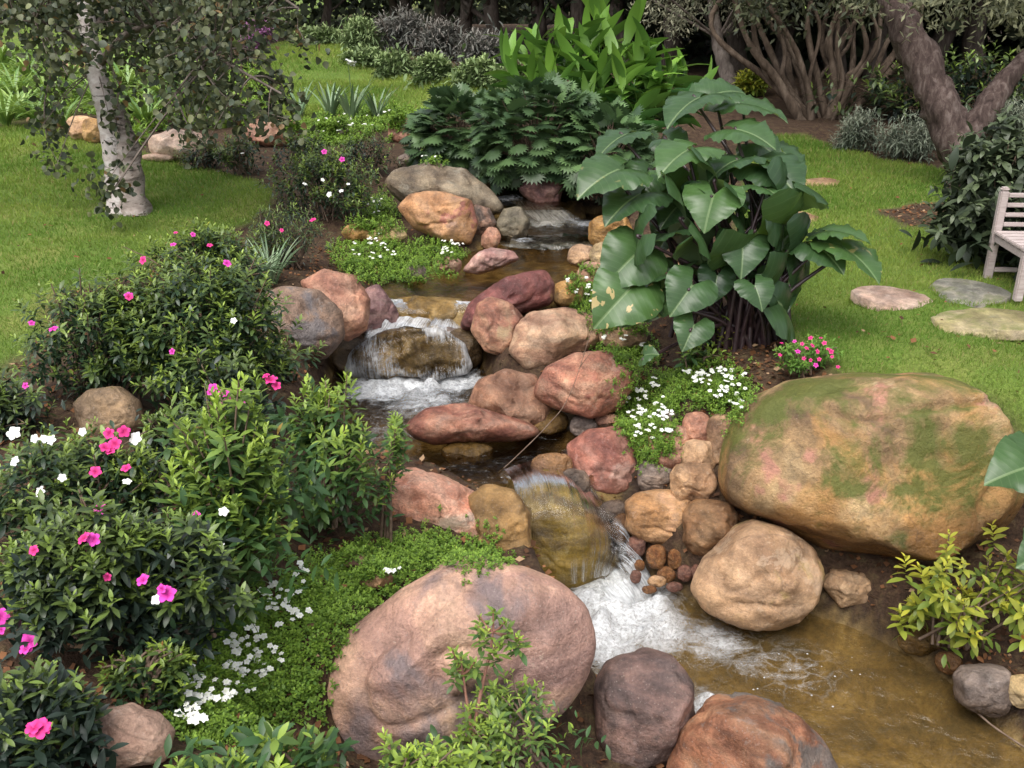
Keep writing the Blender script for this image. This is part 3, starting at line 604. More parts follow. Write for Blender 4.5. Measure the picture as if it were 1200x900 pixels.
# ================================================================== WATER
def water_mat(name, tint, wave=18., amp=.35, foam=True, streak=None, murk=0.):
    t = NT(name); P = t.pos()
    w1 = t.noise(P if not streak else t.mapping(P, streak[0], (0, 0, streak[1])), wave, 4, .55, .6)
    w2 = t.noise(P, wave * 3.2, 3, .6, .3)
    nb = t.bump(w2, min(1, amp * .6), .012, t.bump(w1, min(1, amp), .02 + .035 * amp))
    tr = t.n('BsdfTransparent'); t.set(tr.inputs[0], tint)
    gl = t.n('BsdfGlossy', Roughness=.04); t.set(gl.inputs['Normal'], nb); t.set(gl.inputs[0], (1, 1, 1))
    fr = t.n('Fresnel', IOR=1.36); t.set(fr.inputs['Normal'], nb)
    mx = t.n('MixShader'); t.set(mx.inputs[0], fr.outputs[0]); t.t.links.new(tr.outputs[0], mx.inputs[1]); t.t.links.new(gl.outputs[0], mx.inputs[2])
    if not foam: return t.done(mx)
    fo = t.attr('foam')
    fn = t.math('ADD', t.math('MULTIPLY', t.noise(t.mapping(P, (4.5, 13, 9), (0, 0, .5)), 1., 5, .62, 1.0), .75), t.math('MULTIPLY', t.noise(P, 26, 5, .7, .5), .42))
    f = t.ramp(t.math('ADD', t.math('MULTIPLY', fo, .95), t.math('SUBTRACT', fn, 1.0)), [(-.0, 0.), (.25, .38), (.6, .8), (.95, .97)])
    vo = t.n('TexVoronoi', Scale=16.); t.set(vo.inputs['Vector'], P)
    sp = t.math('MULTIPLY', t.math('LESS_THAN', vo.outputs['Distance'], .085), t.math('GREATER_THAN', t.math('ADD', fo, t.noise(P, 3, 2)), .7))
    vl = t.n('TexVoronoi', Scale=9.); vl.feature = 'DISTANCE_TO_EDGE'; t.set(vl.inputs['Vector'], t.mix(.12, P, t.noise(P, 6, 4, out=1)))
    lace = t.math('MULTIPLY', t.ramp(t.math('ADD', vl.outputs['Distance'], t.math('MULTIPLY', t.noise(P, 28, 3), .10)), [(.045, 1.), (.115, 0.)]), t.ramp(fo, [(.2, 0.), (.5, .15)]))
    f = t.math('MULTIPLY', f, t.ramp(t.noise(P, 48, 4, .7, .6), [(.34, .45), (.56, 1.)]))
    f = t.math('MAXIMUM', t.math('MAXIMUM', f, t.math('MULTIPLY', sp, .55)), lace, clamp=True)
    df = t.bsdf(Base_Color=t.ramp(t.noise(P, 22, 5, .7, .6), [(.3, (.66, .69, .72)), (.55, (.8, .82, .84)), (.7, (.88, .89, .9))]), Roughness=.35, Specular_IOR_Level=.5, Normal=t.bump(fn, .8, .04))
    if murk:   # silt carried in the water
        sl = t.n('BsdfDiffuse'); t.set(sl.inputs[0], t.mix(t.noise(P, 2.2, 4, .6, .8), (.13, .085, .03), (.33, .235, .10)))
        mm = t.n('MixShader', Fac=murk); t.t.links.new(tr.outputs[0], mm.inputs[1]); t.t.links.new(sl.outputs[0], mm.inputs[2]); t.t.links.new(mm.outputs[0], mx.inputs[1])
    m2 = t.n('MixShader'); t.set(m2.inputs[0], f); t.t.links.new(mx.outputs[0], m2.inputs[1]); t.t.links.new(df.outputs[0], m2.inputs[2])
    return t.done(m2)
def fall_mat(name, dens=.0, scale=(26, 2.2), edge=False):
    """moving white water: strands of white over clear water; u across, v along the flow"""
    t = NT(name)
    cb = t.n('CombineXYZ'); t.set(cb.inputs[0], t.math('MULTIPLY', t.attr('uu'), scale[0])); t.set(cb.inputs[1], t.math('MULTIPLY', t.attr('vv'), scale[1]))
    n = t.noise(cb.outputs[0], 1., 6, .62, 1.3); n2 = t.noise(t.pos(), 30, 4, .6)
    f = t.ramp(t.math('ADD', t.math('ADD', t.math('MULTIPLY', n, .8), t.math('MULTIPLY', n2, .3)), t.math('ADD', t.math('MULTIPLY', t.attr('foam'), .6), dens - .65)), [(.1, 0.), (.55, 1.)])
    if edge: f = t.math('MULTIPLY', f, t.ramp(t.math('SUBTRACT', .5, t.math('ABSOLUTE', t.math('SUBTRACT', t.attr('uu'), .5))), [(.0, 0.), (.16, 1.)])); f = t.math('MULTIPLY', f, t.ramp(t.math('ADD', t.attr('vv'), t.math('MULTIPLY', t.math('SUBTRACT', n2, .5), .5)), [(.62, 1.), (.95, 0.)]))
    nb = t.bump(n, .6, .02)
    tr = t.n('BsdfTransparent'); t.set(tr.inputs[0], (.95, .95, .93))
    gl = t.n('BsdfGlossy', Roughness=.08); t.set(gl.inputs['Normal'], nb)
    fr = t.n('Fresnel', IOR=1.33); t.set(fr.inputs['Normal'], nb)
    mx = t.n('MixShader'); t.set(mx.inputs[0], fr.outputs[0]); t.t.links.new(tr.outputs[0], mx.inputs[1]); t.t.links.new(gl.outputs[0], mx.inputs[2])
    df = t.bsdf(Base_Color=(.86, .88, .9), Roughness=.4, Normal=nb)
    tl = t.n('BsdfTranslucent'); t.set(tl.inputs[0], (.86, .88, .9))
    wm = t.n('MixShader', Fac=.3); t.t.links.new(df.outputs[0], wm.inputs[1]); t.t.links.new(tl.outputs[0], wm.inputs[2])
    m2 = t.n('MixShader'); t.set(m2.inputs[0], f); t.t.links.new(mx.outputs[0], m2.inputs[1]); t.t.links.new(wm.outputs[0], m2.inputs[2])
    return t.done(m2)
def pool(poly, lv, mat, spots, res=.03, grow=.3, turb=.05, cut=None):
    lo, hi = poly.min(0) - grow, poly.max(0) + grow
    xs = np.arange(lo[0], hi[0], res); ys = np.arange(lo[1], hi[1], res); X, Y = np.meshgrid(xs, ys); q = np.c_[X.ravel(), Y.ravel()]
    sd = sdpoly(q, poly)
    fo = np.zeros(len(q))
    for (px, py, r0, r1, s) in spots:
        c = at_z(px, py, lv)[:2]; d = np.hypot(*(q - c).T); fo = np.maximum(fo, s * sstep(r1, r0, d))
    p3 = np.c_[q, np.zeros(len(q))]
    z = lv + .004 * fbm(p3 * 6, 2, 3) + turb * np.clip(fo - .35, 0, 1) * (.5 + 1.3 * fbm(p3 * 8, 4, 5, .6))
    n = len(xs); i = (np.arange(len(ys) - 1)[:, None] * n + np.arange(n - 1)[None]).ravel()
    Q = np.stack([i, i + 1, i + n + 1, i + n], 1); keep = sd[Q].min(1) < grow * .6
    if cut is not None: keep &= cut(q[Q].mean(1))
    return tag(link('water', mesh_np('water', np.c_[q, z], Q[keep], {'foam': fo}), mat), kind='structure')
W1 = water_mat('water_lower', (.92, .84, .62), 9, 1., murk=.2); W2 = water_mat('water_mid', (.66, .60, .48), 10, 1.); W3 = water_mat('water_upper', (.72, .66, .54), 13, .6)
pool(POOLS[0][0], lw, W1, [(730,705,.12,.55,1.08),(765,738,.05,.45,.92),(835,750,.0,.45,.74),(885,775,.0,.36,.58),(705,745,.1,.45,1.0),(930,785,.0,.55,.5),(830,832,.03,.18,1.0),(820,815,.0,.25,.55)], turb=.07)
pool(POOLS[1][0], mw, W2, [(490,440,.2,.6,1.0),(450,455,.1,.5,.95),(530,445,.1,.4,.95),(500,470,.0,.7,.75),(450,510,.0,.6,.5),(655,545,.0,.2,.5),(600,560,.0,.2,.45)], turb=.06, grow=.2,
     cut=lambda c: ~((c[:, 0] > at_z(565, 590, mw)[0]) & (c[:, 1] < at_z(640, 566, mw)[1])) & (c[:, 0] < at_z(694, 545, mw)[0]))
lipy = at_z(500, 352, uw)[1]
pool(POOLS[2][0], uw, W3, [(660,284,.02,.35,.62),(600,287,.0,.3,.6),(500,352,.0,.16,.6)], turb=.02, cut=lambda c: c[:, 1] > lipy - .03)
pool(POOLS[3][0], LV['riff'], W3, [(640,260,.1,.4,.95),(685,262,.05,.35,.8),(615,282,.05,.2,.6)], turb=.04, cut=lambda c: c[:, 1] > at_z(640, 286, LV['riff'])[1])
pool(POOLS[4][0], LV['top'], W3, [(595,232,.05,.3,.7)], turb=.03, cut=lambda c: c[:, 1] > at_z(600, 246, LV['top'])[1])
def sheet(A, B, arc, mat, label, nu=40, nv=30, foam0=.3, foam1=1., lump=.025, seed=0):
    """water falling from the polyline A to the polyline B"""
    A = curve(A, 12); B = curve(B, 12); s = np.linspace(0, 1, nu)
    def rs(C):
        L = np.r_[0, np.cumsum(np.linalg.norm(np.diff(C, axis=0), axis=1))]; L /= L[-1]
        return np.stack([np.interp(s, L, C[:, k]) for k in range(3)], 1)
    a, b = rs(A), rs(B); V = []; fo = []; uu = []; vv = []
    for v in np.linspace(0, 1, nv):
        h = v ** .75; p = a * (1 - h) + b * h; p[:, 2] = a[:, 2] + (b[:, 2] - a[:, 2]) * v ** arc
        V.append(p); fo.append(np.full(nu, foam0 + (foam1 - foam0) * v)); uu.append(s); vv.append(np.full(nu, v))
    V = np.concatenate(V); fo = np.concatenate(fo); 
    V = V + (fbm(V * 9, seed, 4) * lump)[:, None] * np.array([.2, -.6, .8])
    i = (np.arange(nv - 1)[:, None] * nu + np.arange(nu - 1)[None]).ravel()
    return tag(link('waterfall', mesh_np('waterfall', V, np.stack([i, i + 1, i + nu + 1, i + nu], 1), {'foam': fo, 'uu': np.concatenate(uu), 'vv': np.concatenate(vv)}), mat), label, 'waterfall', kind='structure')
FM = fall_mat('white_water', .03, (34, 1.6), True); FM2 = fall_mat('thin_white_water', -.12, (16, 2.))
# film sliding over the dome
def film(key, mat, grow=1.012, box=None, foam=0., ang=.72):
    r_ = ROCKS[key]; L = r_['L']; Wd = r_['W'] * grow + np.array([0, 0, .004])
    ca, sa = math.cos(ang), math.sin(ang)
    uu = (L[:, 0] * ca + L[:, 1] * sa) / r_['size']; vv = (L[:, 0] * sa - L[:, 1] * ca) / r_['size']
    keep = (L[r_['F']].mean(1)[:, 2] > -.4 * r_['size'])
    fo = np.full(len(L), foam) if np.isscalar(foam) else foam(uu, vv, L / r_['size'])
    o = link('water', mesh_np('water', Wd, r_['F'][keep], {'foam': fo, 'uu': uu, 'vv': vv}), mat, loc=r_['C']); return tag(o, kind='structure')
def dome_flow():
    dm = ROCKS['dome']; le = curve([(590, 550, 0), (604, 570, 0), (606, 604, 0), (610, 650, 0), (626, 696, 0)], 8)[:, :2]; re = curve([(676, 524, 0), (694, 562, 0), (710, 595, 0), (721, 635, 0), (711, 672, 0)], 8)[:, :2]
    n = len(le); m = 44; V = []; uu = []; vv = []; fo = []
    for r_ in range(n):
        for k in range(m):
            u = k / (m - 1); x, y = le[r_] * (1 - u) + re[r_] * u; d = ray(x, y)
            ok, lo_, nr_, _ = dm['obj'].ray_cast(Vector(CAM - dm['C']), Vector(d))
            pl = at_z(x, y, mw + .006); p = pl
            if ok:
                q = np.array(lo_) + dm['C'] + np.array(nr_) * .014
                if q[2] < mw + .006 or (q - CAM) @ FW < (pl - CAM) @ FW: p = q
            elif r_ > 8: p = at_depth(x, y, dm['t'])
            V.append(p); uu.append(u); vv.append(r_ / (n - 1)); fo.append(np.clip(.42 * (r_ / (n - 1)) ** 2 + .28 * math.exp(-((u - .12) / .12) ** 2) * (r_ > 8) + .10 * math.exp(-((r_ - 6) / 3.5) ** 2) * u, 0, 1))
    V = np.array(V).reshape(n, m, 3)
    for _ in range(3): V[1:-1] = (V[:-2] + 2 * V[1:-1] + V[2:]) / 4; V[:, 1:-1] = (V[:, :-2] + 2 * V[:, 1:-1] + V[:, 2:]) / 4
    V = V.reshape(-1, 3) + np.outer(.008 * fbm(np.c_[np.array(uu) * 22, np.array(vv) * 3, np.zeros(n * m)], 4, 3), [0, -.5, .8])
    i = (np.arange(n - 1)[:, None] * m + np.arange(m - 1)[None]).ravel()
    return mesh_np('water', V, np.stack([i, i + 1, i + m + 1, i + m], 1), {'uu': uu, 'vv': vv, 'foam': fo})
tag(link('water', dome_flow(), fall_mat('dome_flow_water', -.2, (15, 1.5))), kind='structure')
bpy.context.view_layer.update(); DG = bpy.context.evaluated_depsgraph_get()
def on_rock(px, py):
    ok, loc, nrm, *_ = scene.ray_cast(DG, Vector(CAM), Vector(ray(px, py))); return np.array(loc) + np.array(nrm) * .012
sheet([on_rock(700, 592), on_rock(712, 618), on_rock(717, 642), on_rock(712, 662), on_rock(698, 676), on_rock(680, 686)],
      [at_z(750, 662, lw - .01), at_z(768, 688, lw - .01), at_z(762, 706, lw - .01), at_z(744, 716, lw - .01), at_z(722, 720, lw - .01), at_z(702, 718, lw - .01)], 1.7, FM, 'white lower waterfall spilling off the golden dome', foam0=.15, foam1=1.1, lump=.02)
td1 = ROCKS['mound']['t']; tl = ROCKS['lip']['t']
film('mound', fall_mat('mound_film', .0, (13, 1.6)), 1.015, ang=.08, foam=lambda u, v, L: np.clip(.30 + .28 * np.abs(L[:, 0] - .1) ** 1.3 + .38 * sstep(.0, -.7, L[:, 1]) + .5 * vnoise(np.c_[L[:, 0] * 2.6 + L[:, 1] * .9, L[:, 1] * 1.3, L[:, 2] * 0], 16), 0, 1))
sheet([at_z(452, 350, uw + .012), at_z(505, 350, uw + .012), at_z(562, 354, uw + .012)], [at_depth(456, 366, tl - .2), at_depth(505, 368, tl - .22), at_depth(556, 370, tl - .2)], 2.2, FM2, 'thin bright sheet of water at the lip of the upper waterfall', foam0=.9, foam1=.15, nv=16, lump=.01)
sheet([at_depth(450, 366, tl - .2), at_depth(480, 372, tl - .2), at_depth(510, 374, tl - .2)], [at_z(415, 418, mw + .1), at_z(455, 430, mw + .06), at_z(480, 436, mw + .03)], 1.4, FM, 'left strand of the upper waterfall', foam0=.6, foam1=.75, lump=.04, seed=5)
sheet([at_depth(510, 374, tl - .2), at_depth(528, 374, tl - .2), at_depth(545, 378, tl - .2)], [at_z(480, 436, mw + .03), at_z(515, 436, mw + .03), at_z(548, 428, mw + .06)], 1.4, FM, 'right strand of the upper waterfall', foam0=.4, foam1=.9, lump=.04, seed=6)
sheet([at_z(588, 231, LV['top'] + .01), at_z(606, 229, LV['top'] + .01), at_z(632, 236, LV['top'] + .01)], [at_z(618, 262, LV['riff'] + .01), at_z(650, 264, LV['riff'] + .01), at_z(690, 262, LV['riff'] + .01)], 1.2, FM, 'small white rapid at the head of the stream', foam0=.4, foam1=.8, lump=.03, seed=7)
sheet([at_z(600, 276, LV['riff'] + .01), at_z(650, 274, LV['riff'] + .01), at_z(700, 276, LV['riff'] + .01)], [at_z(596, 290, uw + .01), at_z(645, 292, uw + .01), at_z(700, 288, uw + .01)], 1.1, FM2, 'low riffle above the upper pool', foam0=.2, foam1=.6, nv=12, lump=.02, seed=8)

# ================================================================== PLANTS
bpy.context.view_layer.update()
DG = bpy.context.evaluated_depsgraph_get()
def cast(o, d):
    ok, loc, nrm, idx, ob, _ = scene.ray_cast(DG, Vector(o), Vector(d))
    return (np.array(loc), np.array(nrm), ob) if ok else None
def cast_px(px, py): return cast(CAM, ray(px, py))
def cast_down(x, y): return cast((x, y, 3.0), (0, 0, -1))
def inpoly(px, py, poly):
    c = False; n = len(poly)
    for i in range(n):
        x1, y1 = poly[i]; x2, y2 = poly[i - 1]
        if (y1 > py) != (y2 > py) and px < (x2 - x1) * (py - y1) / (y2 - y1) + x1: c = not c
    return c
def fit(bb, zb=None, thick=.8, shift=0.):
    """picture box of a rounded thing standing on the ground -> its centre and half sizes in metres (right, up, toward)"""
    x0, y0, x1, y1 = bb; cx, cy_ = (x0 + x1) / 2, (y0 + y1) / 2
    if zb is None: zb = hit(cx, y1)[2]
    t = (CZ - zb) / (-ray(cx, cy_)[2] + .92 * (y1 - cy_) / F * math.cos(PITCH)) + shift
    a, c = (x1 - x0) / 2 * t / F, (y1 - y0) / 2 * t / F
    C = CAM + ray(cx, cy_) * t
    return C, a, c, thick * (a + c) / 2, t, zb
def to_w(L): return L[:, :1] * RT + L[:, 1:2] * UP - L[:, 2:3] * FW
L_AZ = leaf_template(.36, .2, .25)
L_NARROW = leaf_template(.17, .2, .3)
L_BIG = leaf_template(.42, .18, .35)
L_LANCE = leaf_template(.30, .22, .6, shape=(.25, .7, 1., .8, .45, 0))
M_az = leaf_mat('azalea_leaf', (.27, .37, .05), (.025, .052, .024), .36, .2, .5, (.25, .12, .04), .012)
M_azl = leaf_mat('azalea_leaf_light', (.33, .45, .06), (.042, .095, .032), .42, .25, .4, (.30, .2, .05), .01)
M_azd = leaf_mat('azalea_leaf_dark', (.20, .29, .045), (.020, .034, .023), .38, .14, .5)
M_yel = leaf_mat('yellowish_leaf', (.50, .46, .05), (.13, .19, .03), .4, .3, .4, (.38, .14, .04), .06)
M_stem = simple_mat('woody_stem', (.10, .065, .045), (.2, .14, .1), 30)
M_mag = petal_mat('magenta_petal', (.80, .08, .50), (.34, .01, .16))
M_hot = petal_mat('hot_pink_petal', (.82, .06, .30), (.36, .01, .09))
M_wht = petal_mat('white_petal', (.9, .9, .87), (.8, .82, .66))
def flower_mesh(name, mat, wid=.86, cup=.62, n=5, rows=7):
    V = []; Fq = []; tt = []
    for k in range(n):
        a = 2 * math.pi * k / n; off = len(V)
        for i in range(rows):
            v = i / (rows - 1); w = wid * .5 * math.sin(math.pi * (.10 + v * .82)) ** .7 * (1 if v < .99 else .45)
            for j in (-1, 0, 1):
                r_ = v; z = cup * (v - v * v * .75) + (.10 * abs(j) * (1 - v)) + .11 * v * math.sin(7 * v + k * 2.1 + j * 1.7)
                x, y = j * w, r_
                V.append((x * math.cos(a) - y * math.sin(a), x * math.sin(a) + y * math.cos(a), z)); tt.append(min(1, v * 1.3))
        for i in range(rows - 1):
            b = off + i * 3
            Fq += [(b, b + 1, b + 4, b + 3), (b + 1, b + 2, b + 5, b + 4)]
    me = mesh_np(name, np.array(V), np.array(Fq), {'tint': np.array(tt)}); me.materials.append(mat); return me
FL = {'m': flower_mesh('azalea_flower', M_mag), 'h': flower_mesh('azalea_flower', M_hot), 'w': flower_mesh('azalea_flower', M_wht),
      's': flower_mesh('small_white_flower', M_wht, .85, .1, 5, 4), 'p': flower_mesh('pink_flower', M_hot, .8, .15, 5, 3), 'q': flower_mesh('magenta_flower', M_mag, .8, .15, 5, 3)}
def add_flower(root, kind, p, r_, nrm=None, sh=.5):
    o = bpy.data.objects.new('flower', FL[kind]); COL.objects.link(o); o.parent = root
    n = Vector(nrm if nrm is not None else (0, 0, 1)) + Vector(unit(1)[0]) * sh
    q = n.normalized().to_track_quat('Z', 'Y')
    o.matrix_basis = Matrix.Translation(Vector(p) - root.location) @ q.to_matrix().to_4x4() @ Matrix.Rotation(random.random() * 6, 4, 'Z') @ Matrix.Scale(r_, 4)
    return o
def shoots(P, D, K, lsize, spread=(25, 100), seg=.16, tmpl=L_AZ, tip=.35, tpow=1.6, tbias=0., wid=(.85, 1.15)):
    """whorls of leaves round shoot tips P (n,3) pointing along D"""
    n = len(P); k = np.tile(np.arange(K), n); s = k / (K - 1)
    D = D / np.linalg.norm(D, axis=1, keepdims=True); Dk = np.repeat(D, K, 0); Pk = np.repeat(P, K, 0)
    ref = np.where(np.abs(Dk[:, 2:3]) < .9, np.array([[0, 0, 1.]]), np.array([[1., 0, 0]])); x = np.cross(Dk, ref); x /= np.linalg.norm(x, axis=1, keepdims=True); y = np.cross(Dk, x)
    ph = k * 2.39996 + np.repeat(rng.random(n) * 6.28, K) + rng.normal(0, .2, n * K)
    rad = x * np.cos(ph)[:, None] + y * np.sin(ph)[:, None]
    th = np.radians(spread[0] + (spread[1] - spread[0]) * s + rng.normal(0, 9, n * K))
    d = Dk * np.cos(th)[:, None] + rad * np.sin(th)[:, None]
    sz = lsize * (tip + (1 - tip) * np.minimum(1, s * 2.2)) * rng.uniform(.8, 1.2, n * K) * np.repeat(rng.uniform(.8, 1.2, n), K)
    pos = Pk - Dk * (s * seg)[:, None]
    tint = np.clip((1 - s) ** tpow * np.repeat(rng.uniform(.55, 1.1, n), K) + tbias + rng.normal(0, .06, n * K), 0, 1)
    return pos, frames(d, up=Dk * .3 + np.array([0, 0, 1.]) + rng.normal(0, .15, d.shape)), sz, tint, np.repeat(rng.random(n), K) * .5 + rng.random(n * K) * .5
def bush(bb, label, group=None, mat=None, n=110, K=15, lsize=.06, zb=None, thick=.8, shift=0., flowers=(), name='azalea_bush', cat='azalea bush', tmpl=L_AZ, spread=(25, 105), seg=.12, up=.6, fill=.6, tip=.4, lumps=5, tbias=.03, tpow=1.9, stems=26, fr=.038, lo=-.35):
    if name == 'azalea_bush': lsize *= .84; n = int(n * .95)
    C, a, c, b, t, zb = fit(bb, zb, thick, shift)
    base = np.array([C[0], C[1], zb])
    root = empty(name, base, label, cat, group)
    # irregular outline: a main body plus lumps
    cs = [(np.zeros(3), 1.)] + [(unit(1)[0] * np.array([.55, .5, .5]), rng.uniform(.4, .6)) for _ in range(lumps)]
    pts = []; nr = []
    while sum(map(len, pts)) < n:
        k = rng.integers(0, len(cs)); o, s = cs[k]; u = unit(40); q = o + u * s * rng.uniform(.75, 1.02, (40, 1))
        ok = np.linalg.norm(q, axis=1) < 1.03
        for o2, s2 in cs: ok &= np.linalg.norm(q - o2, axis=1) > s2 * .72
        ok &= q[:, 1] > lo - .25 * q[:, 2].clip(0, 1)
        pts.append(q[ok]); nr.append(u[ok])
    q = np.concatenate(pts)[:n]; u = np.concatenate(nr)[:n]; sc = np.array([a, c, b])
    P = C + to_w(q * sc * np.clip(rng.normal(.95, .16, (len(q), 1)), .6, 1.3)); N = to_w(u / sc * min(a, b, c)); N /= np.linalg.norm(N, axis=1, keepdims=True)
    ok = P[:, 2] > zb + .02; P, N = P[ok], N[ok]
    D = N * (1 - up) + np.array([0, 0, 1.]) * up + rng.normal(0, .22, N.shape)
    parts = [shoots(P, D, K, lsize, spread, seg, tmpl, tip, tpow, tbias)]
    m = int(n * fill)
    if m:
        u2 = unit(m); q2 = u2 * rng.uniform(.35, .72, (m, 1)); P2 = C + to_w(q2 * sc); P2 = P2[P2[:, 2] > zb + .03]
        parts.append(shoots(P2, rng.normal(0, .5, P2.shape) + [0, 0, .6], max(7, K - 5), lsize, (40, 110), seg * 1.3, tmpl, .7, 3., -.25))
    cat_ = [np.concatenate(z) for z in zip(*parts)]
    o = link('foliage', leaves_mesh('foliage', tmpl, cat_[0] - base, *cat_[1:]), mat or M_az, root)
    if stems:
        paths = []
        for p in P[rng.integers(0, len(P), stems)]:
            s0 = base + np.array([rng.normal(0, a * .18), rng.normal(0, b * .18), -.02]); mid = (s0 + p) / 2 + rng.normal(0, .06, 3) * a + [0, 0, .05]
            paths.append((curve([s0, mid, p - [0, 0, .01]], 5), np.linspace(.009, .003, 10)))
        V, Fq = tube(paths, 5); link('branches', mesh_np('branches', V - base, Fq), M_stem, root)
    for fx in flowers:
        px, py, kd = fx[:3]; rr = fx[3] if len(fx) > 3 else fr
        d = ray(px, py); dl = np.array([d @ RT, d @ UP, -(d @ FW)]) / sc; ol = CAM - C; ol = np.array([ol @ RT, ol @ UP, -(ol @ FW)]) / sc
        A_, B_, C_ = dl @ dl, ol @ dl, ol @ ol - 1.0; di = B_ * B_ - A_ * C_
        tt = (-B_ - math.sqrt(di)) / A_ if di > 0 else -B_ / A_
        p = CAM + d * tt * .992
        add_flower(root, kd, p, rr * .6, -FW * .6 + np.array([0, 0, .6]))
    return root
AZ = 'azalea bushes in the left bed'
# ---- left bed, far to near
bush((205,158,262,200), 'low azalea with one pale pink bloom beside the whitish-pink rock', AZ, M_azd, 70, 12, .07, flowers=[(222,172,'p',.05)])
bush((248,148,322,208), 'bushy green azalea in front of the wide pink rock', AZ, M_az, 100, 12, .07, flowers=[(284,180,'w',.04)])
bush((312,150,392,200), 'dark green azalea with light tips below the grey rock', AZ, M_azd, 90, 12, .07)
bush((388,150,468,212), 'dark rounded azalea behind the olive-grey boulder', AZ, M_azd, 130, 12, .06)
bush((308,168,452,268), 'wide azalea with two magenta and several white blooms beyond the iris tuft', AZ, M_az, 260, 14, .065, flowers=[(380,178,'m',.05),(401,187,'m',.05),(386,228,'w',.05),(357,216,'w',.045),(400,224,'w',.04),(378,211,'w',.035),(408,216,'w',.035)])
bush((282,236,388,318), 'dark purplish-green azalea with a reddish bloom behind the iris tuft', AZ, M_azd, 200, 13, .06, flowers=[(367,258,'h',.05),(313,262,'h',.04),(330,270,'h',.03)], tmpl=L_NARROW)
bush((165,255,312,352), 'azalea with yellow new tips and small pink buds at the lawn edge', AZ, M_az, 200, 14, .065, flowers=[(203,287,'m',.04),(226,275,'m',.035),(246,288,'h',.04),(266,309,'m',.045),(206,273,'h',.03)], tbias=.05)
bush((215,262,275,330), 'upright light yellow-green azalea at the lawn edge', AZ, M_yel, 40, 13, .06, up=.8)
bush((15,315,205,485), 'dark azalea with two magenta blooms standing out on the lawn side', AZ, M_az, 300, 15, .062, flowers=[(63,386,'m',.045),(37,379,'m',.03),(151,347,'m',.045)])
bush((120,285,345,500), 'largest dark green azalea in the middle of the left bed', AZ, M_az, 420, 16, .068, flowers=[(168,305,'h',.04),(266,309,'m',.04),(202,412,'m',.03),(151,348,'h',.035),(274,376,'w',.03)], thick=.7)
bush((165,468,262,566), 'small dark azalea filling the gap behind the large-leaved one', AZ, M_azd, 90, 14, .06)
bush((272,388,345,452), 'small azalea squeezed between the brown and grey boulder and the magenta blooms', AZ, M_az, 70, 14, .058)
bush((-90,425,62,520), 'low dark azalea at the left edge above the white blooms', AZ, M_azd, 110, 14, .06, flowers=[(30,452,'m',.03)])
bush((118,748,222,828), 'small low azalea with yellow-green tips behind the pale pinkish rock', AZ, M_az, 50, 14, .055)
bush((-40,478,190,660), 'azalea with open white and hot pink blooms in front of the olive-brown rock', AZ, M_az, 190, 15, .062,
     flowers=[(17,508,'w',.05),(52,515,'w',.035),(61,516,'w',.035),(41,514,'w',.03),(18,541,'w',.035),(160,514,'w',.05),(97,506,'w',.03),(149,565,'w',.032),(73,560,'w',.028),(48,577,'w',.04),(128,508,'h',.04),(135,520,'h',.045),(123,525,'h',.04),(145,506,'h',.045),(130,530,'h',.035),(112,553,'h',.04),(148,549,'h',.035),(118,596,'m',.045),(112,601,'m',.035)])
bush((205,400,320,560), 'dark azalea topped by a cluster of bright magenta blooms', AZ, M_azd, 170, 15, .07,
     flowers=[(262,462,'m',.06),(250,455,'m',.045),(280,458,'m',.045),(269,470,'m',.05),(247,460,'m',.035),(284,472,'m',.03),(256,470,'m',.04)], thick=.7)
bush((200,440,345,690), 'large-leaved azalea with tall whorled shoots left of the salmon boulder', AZ, M_azl, 74, 26, .085, seg=.27, spread=(20, 112), up=.75, thick=.75, zb=-.05, flowers=[(230,604,'m',.03),(262,600,'w',.035),(232,622,'w',.045),(258,639,'w',.03)])
bush((310,425,448,635), 'large-leaved azalea with a hot pink bloom overhanging the middle pool', AZ, M_azl, 54, 26, .085, seg=.27, spread=(20, 112), up=.75, thick=.75, zb=-.35, flowers=[(318,446,'h',.055),(324,452,'h',.04),(312,441,'h',.035)])
bush((0,590,170,760), 'dark azalea with magenta blooms at the left edge near the strip of bare soil', AZ, M_azd, 230, 16, .072, zb=.1, flowers=[(35,752,'m',.055),(31,760,'m',.04),(0,723,'m',.05),(110,632,'m',.04),(99,631,'h',.04),(40,645,'h',.03),(2,738,'m',.03)])
bush((85,585,285,768), 'dark spreading azalea with yellow-green tips above the white-flowered ground cover', AZ, M_azd, 250, 16, .072, zb=-.0, flowers=[(196,697,'m',.055),(168,680,'m',.04),(190,690,'m',.03),(184,703,'w',.035),(112,630,'m',.05),(104,638,'m',.045),(126,676,'h',.025)])
bush((-30,755,120,920), 'dark azalea with a single pink bloom at the near left corner', AZ, M_azd, 130, 16, .07, zb=.1, flowers=[(47,854,'h',.05),(40,853,'h',.04),(55,852,'h',.035)])
bush((185,862,300,970), 'bright green young azalea at the bottom edge beside the pale pinkish rock', AZ, M_azl, 34, 16, .075, zb=-.1, tbias=.2, up=.8)
bush((288,822,410,970), 'bright yellow-green azalea shoots in front of the white-flowered ground cover', AZ, M_azl, 30, 18, .085, zb=-.2, tbias=.25, up=.85)
bush((395,860,560,960), 'low bright green azalea along the bottom edge below the largest boulder', AZ, M_azl, 55, 14, .065, zb=-.6, tbias=.25, up=.8)
bush((535,775,715,940), 'open azalea with bare reddish stems in front of the largest pinkish boulder', 'azalea bushes in the left bed', M_azl, 90, 14, .05, zb=-.72, tbias=.15, up=.7, fill=.3, stems=40)
